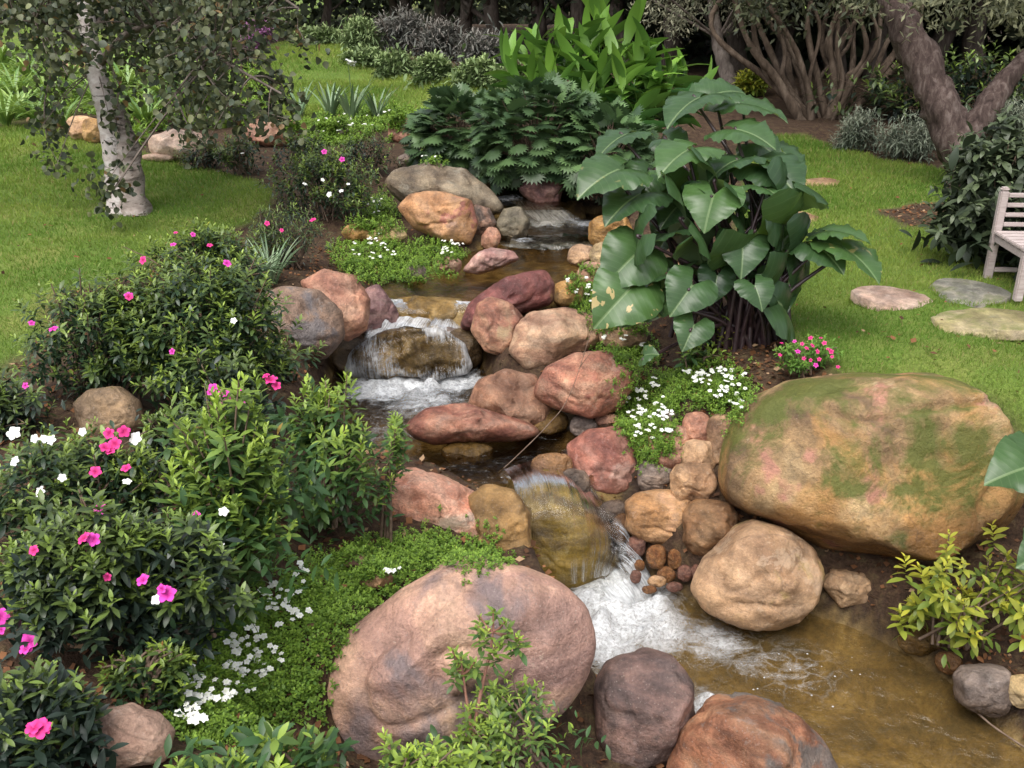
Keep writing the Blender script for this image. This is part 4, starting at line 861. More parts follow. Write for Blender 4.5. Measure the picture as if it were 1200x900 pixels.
# tall bare sprig of that azalea
def sprig(pts, tips, label, t0, lsize=.05):
    P = [at_depth(x, y, t0) for x, y in pts]; base = P[0]; root = empty('azalea_sprig', base, label, 'azalea sprig', None)
    paths = [(curve(P, 6), np.linspace(.011, .004, len(curve(P, 6))))]
    T = []; 
    for (x, y, j) in tips:
        e = at_depth(x, y, t0 + random.uniform(-.08, .05)); T.append(e); paths.append((curve([P[j], (P[j] + e) / 2 + [0, 0, -.01], e], 5), np.linspace(.006, .003, 10)))
    V, Fq = tube(paths, 6); link('stem', mesh_np('stem', V - base, Fq), simple_mat('reddish_stem', (.2, .09, .06), (.3, .16, .12), 30), root)
    T = np.array(T); D = np.tile([0, -.15, 1.], (len(T), 1)) + rng.normal(0, .25, (len(T), 3))
    a = shoots(T, D, 15, lsize, (20, 100), .09, L_AZ, .4, 1.3, .1)
    link('foliage', leaves_mesh('foliage', L_AZ, a[0] - base, *a[1:]), M_azl, root)
tsp = hit(555, 905)[1]
t_sp = (cast_px(560, 800)[0] - CAM) @ FW - .2
sprig([(552,890),(558,842),(566,800),(574,765),(578,740)], [(578,716,4),(562,722,4),(592,728,4),(570,738,4),(600,742,4),(588,752,3),(580,758,3),(560,734,4),(607,748,4)], 'tall thin-stemmed azalea sprig rising across the largest boulder', t_sp)
sprig([(552,892),(552,850),(546,815),(543,790)], [(540,770,3),(530,762,3),(548,780,3),(556,776,3),(535,782,3)], 'shorter azalea sprig left of the tall thin-stemmed one', t_sp + .02)
bush((425,445,470,640), 'single tall leafy azalea shoot standing against the middle pool', AZ, M_azl, 15, 22, .06, seg=.16, up=.95, zb=-.45, fill=.3, stems=8, lumps=1, shift=-.1)
# ---- right side bushes
bush((1040,632,1230,770), 'yellowing broad-leaved azalea at the right bank of the lower pool', None, M_yel, 54, 13, .085, zb=-.95, tmpl=L_BIG, fill=.4, up=.6, tpow=1.0)
bush((1092,150,1270,338), 'dark broad-leaved shrub behind the bench at the forked tree', None, leaf_mat('dark_shrub_leaf', (.10, .13, .06), (.028, .042, .022), .45, .12, .4), 300, 12, .15, tmpl=L_BIG, name='dark_shrub', cat='shrub', up=.2, seg=.3, shift=.3, thick=.8, spread=(40, 120))
bush((862,78,902,112), 'small yellow-green shrub in front of the dark wood', None, M_yel, 60, 10, .12, name='yellow_shrub', cat='shrub', tbias=.2, zb=.3)
M_grey = leaf_mat('silvery_leaf', (.36, .38, .28), (.14, .17, .12), .7, .1, .2)
for k, (bb, lb) in enumerate([((978,128,1045,180), 'silvery grey low shrub at the left end of its row'), ((1030,130,1108,190), 'silvery grey low shrub right of the leftmost one'), ((1090,122,1150,180), 'silvery grey low shrub behind the forked tree'), ((1145,105,1215,165), 'silvery grey shrub at the right edge behind the fork')]):
    bush(bb, lb, 'silvery shrubs beyond the right lawn', M_grey, 170, 12, .10, tmpl=L_NARROW, name='silvery_shrub', cat='shrub', seg=.2, up=.5, stems=10)
M_hed = leaf_mat('hedge_leaf', (.32, .40, .17), (.15, .21, .09), .6, .15, .2)
for k, (x0, x1, y0, y1, w) in enumerate([(402,450,54,80,'leftmost'), (440,490,58,92,'second from the left'), (480,535,64,100,'third from the left'), (525,580,68,106,'fourth from the left'), (565,620,72,112,'last before the ginger')]):
    bush((x0, y0, x1, y1), f'low clipped green hedge mound along the far lawn, {w}', 'hedge mounds along the far lawn', M_hed, 150, 10, .15, name='hedge_mound', cat='hedge', seg=.25, up=.4, stems=0, lumps=3)
bush((340,30,405,54), 'low green hedge at the end of the far lawn', None, M_hed, 120, 10, .2, name='hedge_mound', cat='hedge', seg=.3, stems=0)
M_mauve = leaf_mat('mauve_grey_leaf', (.28, .25, .22), (.11, .115, .10), .7, .1, .2)
for bb, lb, m in [((398,18,450,60), 'grey-green rounded shrub at the far wood edge', M_hed), ((438,8,500,64), 'mauve-grey twiggy shrub under the far trees', M_mauve), ((482,20,545,74), 'grey feathery shrub beside the far dark trunk', M_mauve), ((530,30,600,84), 'dusky shrub at the foot of the far wood', M_mauve)]:
    bush(bb, lb, 'shrubs at the edge of the far wood', m, 170, 10, .2, name='wood_edge_shrub', cat='shrub', seg=.35, tmpl=L_NARROW, stems=10, up=.5)
bush((280,18,318,62), 'far shrub covered in purple-pink blossom', None, leaf_mat('purple_blossom', (.48, .20, .46), (.30, .12, .28), .7, .3, .1), 110, 9, .12, name='blossom_shrub', cat='shrub', stems=6)
bush((985,60,1240,150), 'broad dark shrub under the trees behind the silvery row', None, M_azd, 200, 11, .16, name='understorey_shrub', cat='shrub', seg=.3)
bush((905,388,985,442), 'small clump of hot pink flowers beside the elephant ear stalks', None, leaf_mat('impatiens_leaf', (.22, .36, .06), (.09, .2, .035), .5, .25, .3), 90, 9, .035, name='pink_flower_clump', cat='flowers', seg=.05, stems=6, zb=-.13,
     flowers=[(x, y, random.choice('pqp'), random.uniform(.02, .032)) for x, y in [(940,403),(950,396),(962,396),(935,412),(958,412),(970,409),(975,418),(950,422),(956,428),(942,420),(916,402),(914,416),(982,430),(966,402),(974,412),(945,408),(960,421),(952,405),(931,400)]])
bush((838,370,872,420), 'pale young leafy plant at the foot of the elephant ear', None, M_yel, 12, 9, .06, name='young_plant', cat='plant', zb=-.2, stems=4, up=.8)
bush((795,395,845,440), 'low grey-green leafy plant under the elephant ear', None, M_azl, 20, 9, .07, name='young_plant', cat='plant', zb=-.3, stems=4, up=.6, tmpl=L_BIG)

# ---- dark lobed shrub at the head of the stream
M_lob = leaf_mat('lobed_leaf', (.10, .17, .06), (.035, .068, .03), .42, .18, .4)
def lobed(bb, label, n, zb, shift, mat=M_lob, sz=.235):
    C, a, c, b, t, zb = fit(bb, zb, .9, shift); base = np.array([C[0], C[1], zb]); root = empty('lobed_shrub', base, label, 'shrub', 'dark lobed shrubs at the stream head')
    u = unit(n * 2); u = u[u[:, 1] > -.75][:n]; m = len(u); q = u * rng.uniform(.6, 1, (m, 1)); P = C + to_w(q * [a, c, b]); N = to_w(u)
    P[:, 2] = np.maximum(P[:, 2], zb + .04)
    hd = N.copy(); hd[:, 2] -= .35; d = hd + rng.normal(0, .3, hd.shape)
    tmpl = lobed_leaf()
    o = link('foliage', leaves_mesh('foliage', tmpl, P - base, frames(d, up=N * .6 + [0, 0, .8] + rng.normal(0, .2, N.shape)), sz * rng.uniform(.6, 1.15, m), np.clip(rng.normal(.45, .25, m), 0, 1), rng.random(m), widen=np.full(m, 1.15)), mat, root)
    paths = [(curve([base + rng.normal(0, .1, 3) * [1, 1, 0], (base + p) / 2 + [0, 0, .1], p], 4), np.linspace(.014, .005, 8)) for p in P[::5]]
    V, Fq = tube(paths, 5); link('branches', mesh_np('branches', V - base, Fq), M_stem, root)
lobed((480,118,605,208), 'spreading dark shrub with lobed leaves at the left of the stream head', 700, 0.0, 0)
lobed((560,100,700,228), 'dark lobed-leaved shrub hanging over the stream head', 800, -.02, -.2)
lobed((660,130,760,235), 'lobed-leaved shrub between the ginger and the elephant ear', 420, 0.0, -.1)
# ---- ginger clump with bright canes
M_gin = leaf_mat('ginger_leaf', (.16, .30, .04), (.035, .10, .025), .33, .2, .5)
def ginger(px_tips, base_px, label, t):
    B = at_depth(*base_px, t); B[2] = gz(B[0], B[1]); root = empty('ginger_plant', B, label, 'ginger plant')
    for (x, y, dt) in px_tips:
        tip = at_depth(x, y, t + dt); b0 = B + np.array([(tip[0] - B[0]) * .55, dt * .8 + rng.normal(0, .1), 0]); b0[2] = gz(b0[0], b0[1]) - .02
        c = curve([b0, b0 * .45 + tip * .55 + [0, 0, .15], tip], 8); V1, F1 = tube([(c, np.linspace(.016, .007, len(c)))], 6)
        K = 19; f = np.linspace(.35, 1.0, K); L = np.stack([np.interp(f, np.linspace(0, 1, len(c)), c[:, k]) for k in range(3)], 1)
        tg = c[-1] - c[-4]; tg /= np.linalg.norm(tg); ax = unit(1)[0] * [1, .7, 0]; ax /= np.linalg.norm(ax)
        sgn = np.where(np.arange(K) % 2 == 0, 1, -1); th = np.radians(np.linspace(70, 14, K) + rng.normal(0, 12, K))
        d = tg * np.cos(th)[:, None] + ax * (sgn * np.sin(th))[:, None] + rng.normal(0, .2, (K, 3))
        mats = frames(d, up=np.tile(tg, (K, 1)) + rng.normal(0, .3, (K, 3)))
        V2, F2, k_ = scatter(L_LANCE, L, mats, rng.uniform(.34, .54, K))
        tn = np.r_[np.full(len(V1), .3), np.repeat(np.clip(np.linspace(.0, .8, K) + rng.normal(0, .2, K), 0, 1), k_)]
        rd = np.r_[np.full(len(V1), .5), np.repeat(rng.random(K), k_)]
        link('cane', mesh_np('cane', np.concatenate([V1, V2]) - B, [F1, F2 + len(V1)], {'tint': tn, 'rnd': rd}), M_gin, root)
tg_ = (hit(690, 195) - CAM) @ FW
ginger([(600,82,.0),(612,62,.1),(628,48,.3),(622,95,-.2),(640,70,-.1),(655,55,.1),(668,38,.2),(650,100,-.4),(676,80,-.2),(690,50,0),(702,20,.2),(712,45,.3),(705,85,-.3),(722,70,-.1),(735,50,.2),(730,100,-.4),(748,80,0),(760,60,.2),(765,95,-.2),(785,85,.1),(800,98,.3),(690,120,-.5),(745,125,-.4),(770,120,-.1),(815,108,.4),(640,120,-.4)],
       (700, 200), 'tall bright green ginger clump with lance-shaped leaves behind the elephant ear', tg_)
# ---- strap-leaved clumps
M_strap = leaf_mat('strap_leaf', (.30, .42, .11), (.10, .2, .05), .4, .25, .45)
M_iris = leaf_mat('iris_leaf', (.26, .34, .2), (.12, .2, .10), .45, .2, .4)
L_STRAP = leaf_template(.075, .3, .0, rows=(0, .25, .5, .75, .9, 1), shape=(.7, 1, 1, .8, .45, 0))
def strap(px, py, n, ln, label, group, mat, arch=.55, name='strap_plant', cat='plant', widen=1., flower=None, zb=None):
    B = hit(px, py) if zb is None else at_z(px, py, zb); root = empty(name, B, label, cat, group)
    Vs = []; Fs = []; tn = []; rd = []; off = 0
    for k in range(n):
        a = rng.random() * 6.28; out = np.array([math.cos(a), math.sin(a), 0]); L = ln * rng.uniform(.6, 1.1); ar = arch * rng.uniform(.4, 1.4); s = np.linspace(0, 1, 8)
        C = np.outer(s * L * .35 + ar * L * s ** 2 * .6, out) + np.outer(L * (s * .95 - ar * .55 * s ** 2.6), [0, 0, 1.]) + out * rng.uniform(0, .05)
        side = np.cross(out, [0, 0, 1.]); w = .5 * .05 * ln * widen * np.array([.6, .9, 1, 1, .9, .7, .45, .02]); 
        V = np.stack([C - side * w[:, None] + [0, 0, .004], C + [0, 0, -.004], C + side * w[:, None] + [0, 0, .004]], 1).reshape(-1, 3)
        i = np.arange(7)[:, None] * 3 + np.arange(2)[None]; i = i.ravel(); Fs.append(np.stack([i, i + 1, i + 4, i + 3], 1) + off); off += 24
        Vs.append(V); tn.append(np.full(24, rng.random())); rd.append(np.full(24, rng.random()))
    link('foliage', mesh_np('foliage', np.concatenate(Vs), np.concatenate(Fs), {'tint': np.concatenate(tn), 'rnd': np.concatenate(rd)}), mat, root)
    if flower:
        V, Fq = tube([(curve([(0, 0, 0), (.02, 0, flower * .5), (.0, .02, flower)], 4), np.linspace(.008, .005, 8))], 5); link('flower_stalk', mesh_np('flower_stalk', V, Fq), mat, root)
        for k in range(4): add_flower(root, 'w', B + np.array([rng.normal(0, .03), rng.normal(0, .03), flower + k * .02]), .07)
for k, (x, y, s, w) in enumerate([(8,148,.75,'at the left edge by the lawn'),(45,150,.65,'in front of the tan rock'),(75,148,.6,'nearest the white trunk'),(20,120,.8,'behind the front row, at the left edge'),(60,122,.75,'in the middle of the bed'),(95,118,.7,'behind the tan rock'),(35,95,.8,'at the back of the bed'),(85,98,.7,'at the back below the pinkish rock'),(25,138,.7,'between the edge clump and the tan rock'),(5,80,.9,'at the very back by the left edge'),(60,84,.85,'at the back in front of the pinkish rock'),(118,125,.7,'behind the white trunk'),(172,150,.75,'right of the white trunk'),(195,128,.8,'beyond the whitish-pink rock'),(150,110,.85,'behind the trunk at the back of the bed'),(220,100,.9,'at the back between trunk and paddle plants'),(182,92,.9,'farthest back right of the trunk'),(125,88,.9,'farthest back behind the trunk')]):
    strap(x, y, 52, s * 1.1, f'arching green strap-leaved clump {w}', 'strap-leaved clumps beyond the left lawn', M_strap, .8, widen=1.2)
for k, (x, y, s, w) in enumerate([(352,138,.7,'leftmost'),(388,140,.75,'second from the left'),(412,142,.8,'the one with a white bloom'),(442,140,.6,'last, nearest the pink rock')]):
    strap(x, y, 20, s, f'grey-green upright iris clump in the far bed, {w}', 'iris clumps in the far bed', M_iris, .35, name='iris_clump', cat='iris', widen=1.3, flower=.85 if k == 2 else None)
strap(318, 335, 46, .48, 'tuft of narrow iris leaves among the dark azaleas by the stream', None, M_iris, .5, name='iris_clump', cat='iris', widen=.8)
strap(298, 338, 30, .42, 'second narrow iris tuft touching the large dark azalea', None, M_iris, .6, name='iris_clump', cat='iris', widen=.8)
strap(522, 240, 16, .22, 'tiny grass tuft on the olive-grey boulder', None, M_iris, .4, name='grass_tuft', cat='grass tuft', zb=-.05)
for k, (x, y, s, w) in enumerate([(225,150,1.25,'left'),(262,150,1.2,'right')]):
    strap(x, y, 15, s, f'broad paddle-leaved plant behind the white trunk, {w} of a pair', 'paddle-leaved plants', leaf_mat('paddle_leaf', (.3, .42, .08), (.08, .16, .04), .4, .25, .4), .4, widen=3.2, name='paddle_plant', cat='plant')

# ---- ground cover with small white flowers
M_gc = leaf_mat('groundcover_leaf', (.24, .37, .05), (.085, .17, .03), .5, .25, .3, (.3, .2, .08), .02)
def cover(poly, label, n, flowers=(), lsize=.018, hgt=.06, fr=.0155, name='white_flower_groundcover', cat='ground cover', mat=None, extra=0.):
    XV = []; XF = []; XT = []
    xs = [p[0] for p in poly]; ys = [p[1] for p in poly]; P = []; N = []
    while len(P) < n:
        x, y = random.uniform(min(xs), max(xs)), random.uniform(min(ys), max(ys))
        if not inpoly(x, y, poly): continue
        h = cast_px(x, y)
        if not h or (name == 'undergrowth' and h[2].name.startswith(('rock', 'boulder'))): continue
        j = h[0][:2] + rng.normal(0, .035, 2); g = cast_down(*j)
        if g is not None and name == 'undergrowth' and not g[2].name.startswith('ground'): continue
        if g is None or abs(g[0][2] - h[0][2]) > .18: g = h
        P.append(g[0]); N.append(g[1])
    P = np.array(P); N = np.array(N); N[:, 2] = np.abs(N[:, 2]); base = P.mean(0); base[2] = P[:, 2].min()
    root = empty(name, base, label, cat, None)
    hh = hgt * (.5 + .5 * np.clip(fbm(P * 5, 8, 3) + .6, 0, 1.6)) * rng.uniform(.3, 1.1, n)
    T = P + N * .4 * hh[:, None] + np.outer(hh, [0, -.15, .8]) + rng.normal(0, .01, P.shape)
    a = shoots(T, N * .6 + np.array([0, -.1, .7]) + rng.normal(0, .4, N.shape), 8, lsize, (20, 95), hgt * .6, leaf_template(.6, .15, .2, rows=(0, .35, .75, 1), shape=(.2, 1, .8, 0)), .6, 1.0, .05)
    link('foliage', leaves_mesh('foliage', leaf_template(.6, .15, .2, rows=(0, .35, .75, 1), shape=(.2, 1, .8, 0)), a[0] - base, *a[1:]), mat or M_gc, root)
    for poly2, m in flowers:
        xs = [p[0] for p in poly2]; ys = [p[1] for p in poly2]; c = 0; tries = 0
        m0 = m; m = int(m * (1 + extra))
        while c < m and tries < 9000:
            tries += 1
            x, y = random.uniform(min(xs), max(xs)), random.uniform(min(ys), max(ys))
            if not inpoly(x, y, poly2): continue
            h = cast_px(x, y)
            if not h: continue
            for q in range(random.choice((1, 2, 3))):
                if c >= m: break
                p = h[0] + h[1] * hgt * .45 + np.array([rng.normal(0, .014), rng.normal(0, .014), hgt * .95 + rng.normal(0, .008)]); fo_ = add_flower(root, 's', p, fr * random.uniform(.75, 1.2), (0, -.25, 1.), .3); c += 1
                if c > m0:
                    co = np.array([v.co[:] for v in FL['s'].vertices]); M4 = np.array(fo_.matrix_basis); XF.append(np.array([f.vertices[:] for f in FL['s'].polygons]) + sum(map(len, XV))); XV.append(co @ M4[:3, :3].T + M4[:3, 3]); XT.append(np.clip(np.hypot(co[:, 0], co[:, 1]) * 1.3, 0, 1)); bpy.data.objects.remove(fo_)
    if XV: link('flowers', mesh_np('flowers', np.concatenate(XV), np.concatenate(XF), {'tint': np.concatenate(XT)}), M_wht, root)['kind'] = 'stuff'
    return root
cover([(198,800),(225,752),(290,712),(345,690),(380,690),(398,735),(380,775),(365,830),(300,850),(280,880),(215,875)], 'ground cover full of white flowers at the left of the largest boulder', 2600,
      [([(200,800),(215,790),(240,850),(225,880),(200,830)], 30), ([(215,790),(300,745),(335,780),(300,830),(240,850)], 46), ([(260,720),(350,680),(390,740),(300,750)], 22)], extra=1.1, fr=.0135)
cover([(330,700),(350,665),(420,640),(480,625),(535,632),(545,652),(500,672),(445,700),(400,740)], 'creeping green plants with a few white flowers above the largest boulder', 2400, [([(440,670),(465,670),(465,690),(440,690)], 5), ([(340,670),(360,670),(360,690),(340,690)], 5)], .016, .05)
cover([(545,640),(575,635),(600,660),(560,668),(520,660)], 'thin creeping green strands over the top of the largest boulder', 350, (), .014, .03)
cover([(722,470),(745,442),(790,440),(800,470),(790,500),(780,535),(752,535),(725,505)], 'trailing white-flowered plant hanging over the cobbles', 1700, [([(735,465),(775,455),(788,500),(780,535),(745,520),(728,495)], 75)], .017, .07)
cover([(785,440),(850,425),(880,460),(872,495),(830,482),(795,465)], 'white-flowered ground cover between the elephant ear and the mossy boulder', 1100, [([(795,448),(870,440),(876,490),(840,480)], 70)], .017, .06)
cover([(388,290),(440,262),(480,288),(520,282),(548,300),(520,318),(470,330),(425,332),(392,312)], 'green ground cover dotted with white at the left edge of the upper pool', 2000, [([(400,300),(445,285),(465,310),(430,325)], 36), ([(505,285),(545,300),(515,310)], 24)], .022, .08, .014)
cover([(415,245),(450,225),(470,255),(440,262)], 'bright green low ground cover left of the orange-tan boulder', 500, [([(425,240),(455,240),(455,258),(425,258)], 12)], .022, .06, .014)
cover([(330,150),(440,128),(520,130),(470,150),(400,172),(340,170)], 'light green low bedding between the far lawn and the rocks', 1600, [([(360,150),(470,140),(470,160),(380,165)], 30)], .045, .12, .02)
cover([(668,330),(692,320),(705,350),(690,372),(672,360)], 'small white-flowered tuft hanging beside the upper pool', 320, [([(668,335),(695,330),(695,365),(672,360)], 20)], .02, .06)
cover([(690,392),(760,398),(770,425),(740,440),(712,412)], 'ground cover with scattered white flowers under the elephant ear', 600, [([(690,395),(760,400),(760,430),(715,412)], 18)], .02, .05)
cover([(-60,60),(120,60),(300,80),(330,150),(250,150),(180,178),(60,142),(-60,142)], 'leafy green undergrowth in the bed behind the pale-trunked tree', 2600, (), .075, .16, name='undergrowth')
cover([(480,165),(540,160),(520,195),(478,192)], 'pale ground cover behind the olive-grey boulder', 400, [([(478,180),(520,180),(515,195),(480,195)], 20)], .03, .06, .014)

# ---- elephant ear
M_ear = None
def ear_mat():
    t = NT('elephant_ear_leaf'); u = t.attr('uu'); v = t.attr('vv'); au = t.math('ABSOLUTE', u)
    ph = t.math('MULTIPLY', t.math('SUBTRACT', v, t.math('MULTIPLY', au, .55)), 7.5)
    s = t.math('ABSOLUTE', t.math('SUBTRACT', t.math('FRACT', ph), .5))
    side = t.math('LESS_THAN', s, .04); mid = t.math('LESS_THAN', au, .022)
    vein = t.math('MAXIMUM', t.math('MULTIPLY', side, .14), t.math('MULTIPLY', mid, .5))
    O = t.pos(); r = t.attr('rnd'); n = t.noise(O, 7, 5, .6)
    base = t.mix(t.attr('tint'), (.018, .042, .022), (.075, .15, .04))
    base = t.mix(.5, base, t.ramp(n, [(.3, .6), (.7, 1.4)]), 'MULTIPLY')
    base = t.mix(vein, base, (.22, .30, .14))
    hole = t.math('MULTIPLY', t.math('GREATER_THAN', t.noise(O, 9, 3, .5, .6), .63), t.attr('worn'))
    base = t.mix(hole, base, (.42, .33, .14))
    gm_ = t.n('NewGeometry'); base = t.mix(t.math('MULTIPLY', gm_.outputs['Backfacing'], .6), base, (.17, .24, .12))
    p = t.bsdf(Base_Color=base, Roughness=.3, Specular_IOR_Level=.4, Normal=t.bump(t.math('SUBTRACT', t.math('MULTIPLY', n, .5), t.math('MULTIPLY', s, .25)), .3, .012))
    tr = t.n('BsdfTranslucent'); t.set(tr.inputs[0], t.mix(.5, base, (.25, .42, .04)))
    mx = t.n('MixShader', Fac=.22); t.t.links.new(p.outputs[0], mx.inputs[1]); t.t.links.new(tr.outputs[0], mx.inputs[2]); return t.done(mx)
M_ear = ear_mat()
def ear_leaf(A, T, wid, nh, root, base, tint, worn, wave, ground_pt, lab=None):
    """heart-shaped blade: A where the stalk joins, T the tip"""
    A, T = np.array(A), np.array(T); ax = T - A; L = np.linalg.norm(ax); ax = ax / L
    x = np.cross(ax, nh); x /= np.linalg.norm(x); z = np.cross(x, ax)
    L = L * .72; vs = np.r_[np.linspace(-.62, 0, 10), np.linspace(.07, 1, 15)]
    out = np.interp(vs, [-.62, -.59, -.45, -.2, 0, .15, .35, .55, .75, .9, .97, 1], [.27, .41, .56, .65, .655, .63, .55, .43, .27, .13, .055, .004])
    inn = np.interp(vs, [-.62, -.56, -.4, -.2, -.06, 1], [.26, .20, .15, .075, 0, 0]); ph = rng.random() * 6
    V = []; uu = []; vv = []; Fq = []; ns = 9
    for side in (-1, 1):
        off = len(V)
        for v, o_, i_ in zip(vs, out, inn):
            for k in range(ns):
                s = k / (ns - 1); xx = i_ + (o_ - i_) * s
                zz = .46 * xx - .72 * xx ** 2 - .30 * max(v, 0) ** 2 - .5 * min(v, 0) ** 2 + wave * (math.sin(v * 15 + ph + side * 1.3) + .6 * math.sin(v * 37 + ph * 2.3 + side)) * s ** 2.5 * (.3 + min(1, o_ * 2)) + .002 * math.cos((v - xx * .55) * 7.5 * 6.283) * min(1, xx * 5)
                V.append(A + x * (side * xx * wid) + ax * (v * L) + z * (zz * (L * .5 + wid * .5))); uu.append(side * xx); vv.append(v)
        for r_ in range(len(vs) - 1):
            for k in range(ns - 1):
                a = off + r_ * ns + k; q = (a, a + 1, a + ns + 1, a + ns); Fq.append(q if side > 0 else q[::-1])
    V = np.array(V); n = len(V)
    lf = link('leaf', mesh_np('leaf', V - base, np.array(Fq), {'uu': uu, 'vv': vv, 'tint': np.full(n, tint), 'rnd': np.full(n, rng.random()), 'worn': np.full(n, worn)}), M_ear, root)
    if lab: lf['label'] = lab
    g = np.array(ground_pt); h = A[2] - g[2]
    c = curve([g, g + np.array([(A - g)[0] * .25, (A - g)[1] * .25, h * .5]), A - z * .06 * L + np.array([0, 0, -.03]), A - z * .012], 8)
    V, Fq = tube([(c, np.linspace(.019, .007, len(c)))], 7); link('stalk', mesh_np('stalk', V - base, Fq), M_stk, lf)
M_stk = simple_mat('purple_stalk', (.022, .012, .016), (.05, .028, .03), 20, .35, .1, .01, .5)
Bear = hit(862, 402); te = (Bear - CAM) @ FW
def zz(x, y): return 640 + .4 * x, 80 + .4 * y
EARS = [ # A, T (zoom px), width factor, depth of A, depth change to the tip, lean of the normal to vertical, tint, worn
 ((490,375),(452,492),.30,-.55,-.16,.35,.75,0),((575,515),(580,637),.26,-.5,-.12,.2,.35,0),((205,300),(48,362),.32,-.35,-.2,.75,.45,.25),((420,238),(292,296),.32,-.4,-.22,.6,.7,0),
 ((560,180),(722,208),.34,-.15,-.25,.75,.5,0),((580,105),(772,124),.30,.1,-.1,.85,.45,0),((445,88),(308,152),.32,.05,-.2,.65,.35,0),((500,75),(622,34),.22,.2,.1,.6,.4,0),
 ((838,478),(1002,480),.34,-.3,-.15,.7,.7,0),((790,520),(918,598),.24,-.35,-.2,.5,.3,0),((868,525),(1048,615),.30,-.3,-.3,.7,.65,.6),((650,290),(796,376),.32,-.3,-.3,.6,.25,0),
 ((565,268),(438,300),.26,-.3,-.2,.7,.25,0),((640,352),(737,384),.22,-.45,-.25,.6,.5,0),((270,372),(128,446),.26,-.3,-.2,.65,.25,0),((290,318),(212,392),.24,-.15,-.1,.4,.3,0),
 ((385,405),(312,472),.24,-.25,-.1,.4,.2,0),((360,490),(212,520),.24,-.3,-.2,.75,.25,0),((258,548),(138,662),.24,-.4,-.15,.5,.55,0),((240,652),(112,782),.20,-.45,-.15,.4,.75,1.),
 ((290,670),(198,768),.2,-.35,-.15,.4,.45,.3),((335,650),(282,738),.2,-.3,-.12,.4,.3,0),((425,640),(348,742),.24,-.6,-.12,.35,.4,0),((432,755),(393,846),.2,-.6,-.1,.25,.4,.1),
 ((500,612),(488,712),.17,-.4,-.05,.2,.15,0),((612,640),(652,724),.2,-.55,-.1,.3,.35,0),((655,508),(732,556),.22,-.2,-.1,.4,.75,0),((620,222),(722,268),.24,0,-.1,.5,.25,0),
 ((330,300),(420,335),.2,-.1,-.1,.4,.7,0),((232,195),(108,246),.26,-.05,-.15,.7,.3,0),((690,430),(600,470),.24,-.1,-.1,.5,.2,0),((360,210),(440,250),.24,.1,-.1,.6,.25,0),
 ((480,330),(540,250),.22,.05,.05,.5,.3,0),((330,560),(270,610),.2,-.2,-.1,.5,.2,0),((700,250),(800,330),.26,.1,-.1,.6,.3,0),((455,560),(400,600),.2,-.1,-.1,.4,.2,0),((560,590),(520,660),.18,-.2,-.1,.3,.15,0),((290,840),(335,828),.12,-.5,-.1,.5,.4,.4)]
root = empty('elephant_ear_plant', Bear, 'big elephant ear plant with heart-shaped leaves on dark stalks by the stream', 'elephant ear')
for k, (a, b_, w, d0, dd, nl, ti, wo_) in enumerate(EARS):
    A = at_depth(*zz(*a), te + d0); T = at_depth(*zz(*b_), te + d0 + dd)
    nh = -FW * (1 - nl) + np.array([0, 0, 1.]) * nl + rng.normal(0, .2, 3)
    L = np.linalg.norm(T - A); wpx = np.linalg.norm(np.subtract(b_, a)) * .4 * (te + d0) / F
    g = Bear + np.array([rng.normal(0, .16) + (A - Bear)[0] * .12, rng.normal(0, .10), -.03])
    if k in (8, 9, 10): g = Bear + np.array([.05 + .05 * (k - 8), -.05, -.03])
    ear_leaf(A, T, max(L * .92, w * 1.12) * .92, nh, root, Bear, ti, wo_, .034, g, {19: 'torn yellowing leaf with holes', 10: 'leaf with a brown hole'}.get(k))
B2 = at_z(1310, 640, -.45); t2 = (B2 - CAM) @ FW
for k in range(34):
    a_ = (random.uniform(250, 720), random.uniform(250, 700)); dx = (a_[0] - 500) * .25 + random.uniform(-40, 40)
    A = at_depth(*zz(*a_), te + random.uniform(-.5, .2)); T = at_depth(*zz(a_[0] + dx, a_[1] + random.uniform(50, 100)), te + random.uniform(-.25, .1)); nl = random.uniform(.1, .5)
    ear_leaf(A, T, np.linalg.norm(T - A) * .95, -FW * (1 - nl) + np.array([0, 0, 1.]) * nl + rng.normal(0, .15, 3), root, Bear, random.uniform(.05, .4), 0, .02, Bear + np.array([rng.normal(0, .16), rng.normal(0, .1), -.03]))
root = empty('elephant_ear_plant', B2, 'elephant ear plant reaching into the picture from the right edge', 'elephant ear')
for (a, b_, dd, nl) in [((1215,545),(1142,560),-.1,.6),((1235,640),(1186,668),-.1,.4),((1280,520),(1240,470),-.1,.6),((1330,560),(1390,600),-.2,.6)]:
    A = at_depth(*a, t2 - .25); T = at_depth(*b_, t2 - .25 + dd); L = np.linalg.norm(T - A)
    ear_leaf(A, T, L * .85, -FW * (1 - nl) + np.array([0, 0, 1.]) * nl, root, B2, .5, 0, .035, B2 + rng.normal(0, .05, 3) * [1, 1, 0])

# ================================================================== TREES
def bark(name, c1, c2, c3, sc=(14, 14, 4), marks=0.):
    t = NT(name); O = t.coord(); n = t.noise(t.mapping(O, sc), 1., 7, .65, .5); n2 = t.noise(O, 3, 4)
    c = t.ramp(n, [(.3, c1), (.5, c2), (.7, c3)]); c = t.mix(.5, c, t.ramp(n2, [(.3, .6), (.7, 1.3)]), 'MULTIPLY')
    if marks: c = t.mix(t.math('MULTIPLY', t.math('GREATER_THAN', t.noise(t.mapping(O, (5, 5, 26)), 1., 4, .6), .6), marks), c, (.07, .055, .045))
    return t.done(t.bsdf(Base_Color=c, Roughness=.9, Specular_IOR_Level=.15, Normal=t.bump(n, .9, .03)))
def path_px(pts, t, n=7): return curve([at_depth(x, y, t + (d[0] if d else 0)) for x, y, *d in pts], n)
RL = round_leaf()
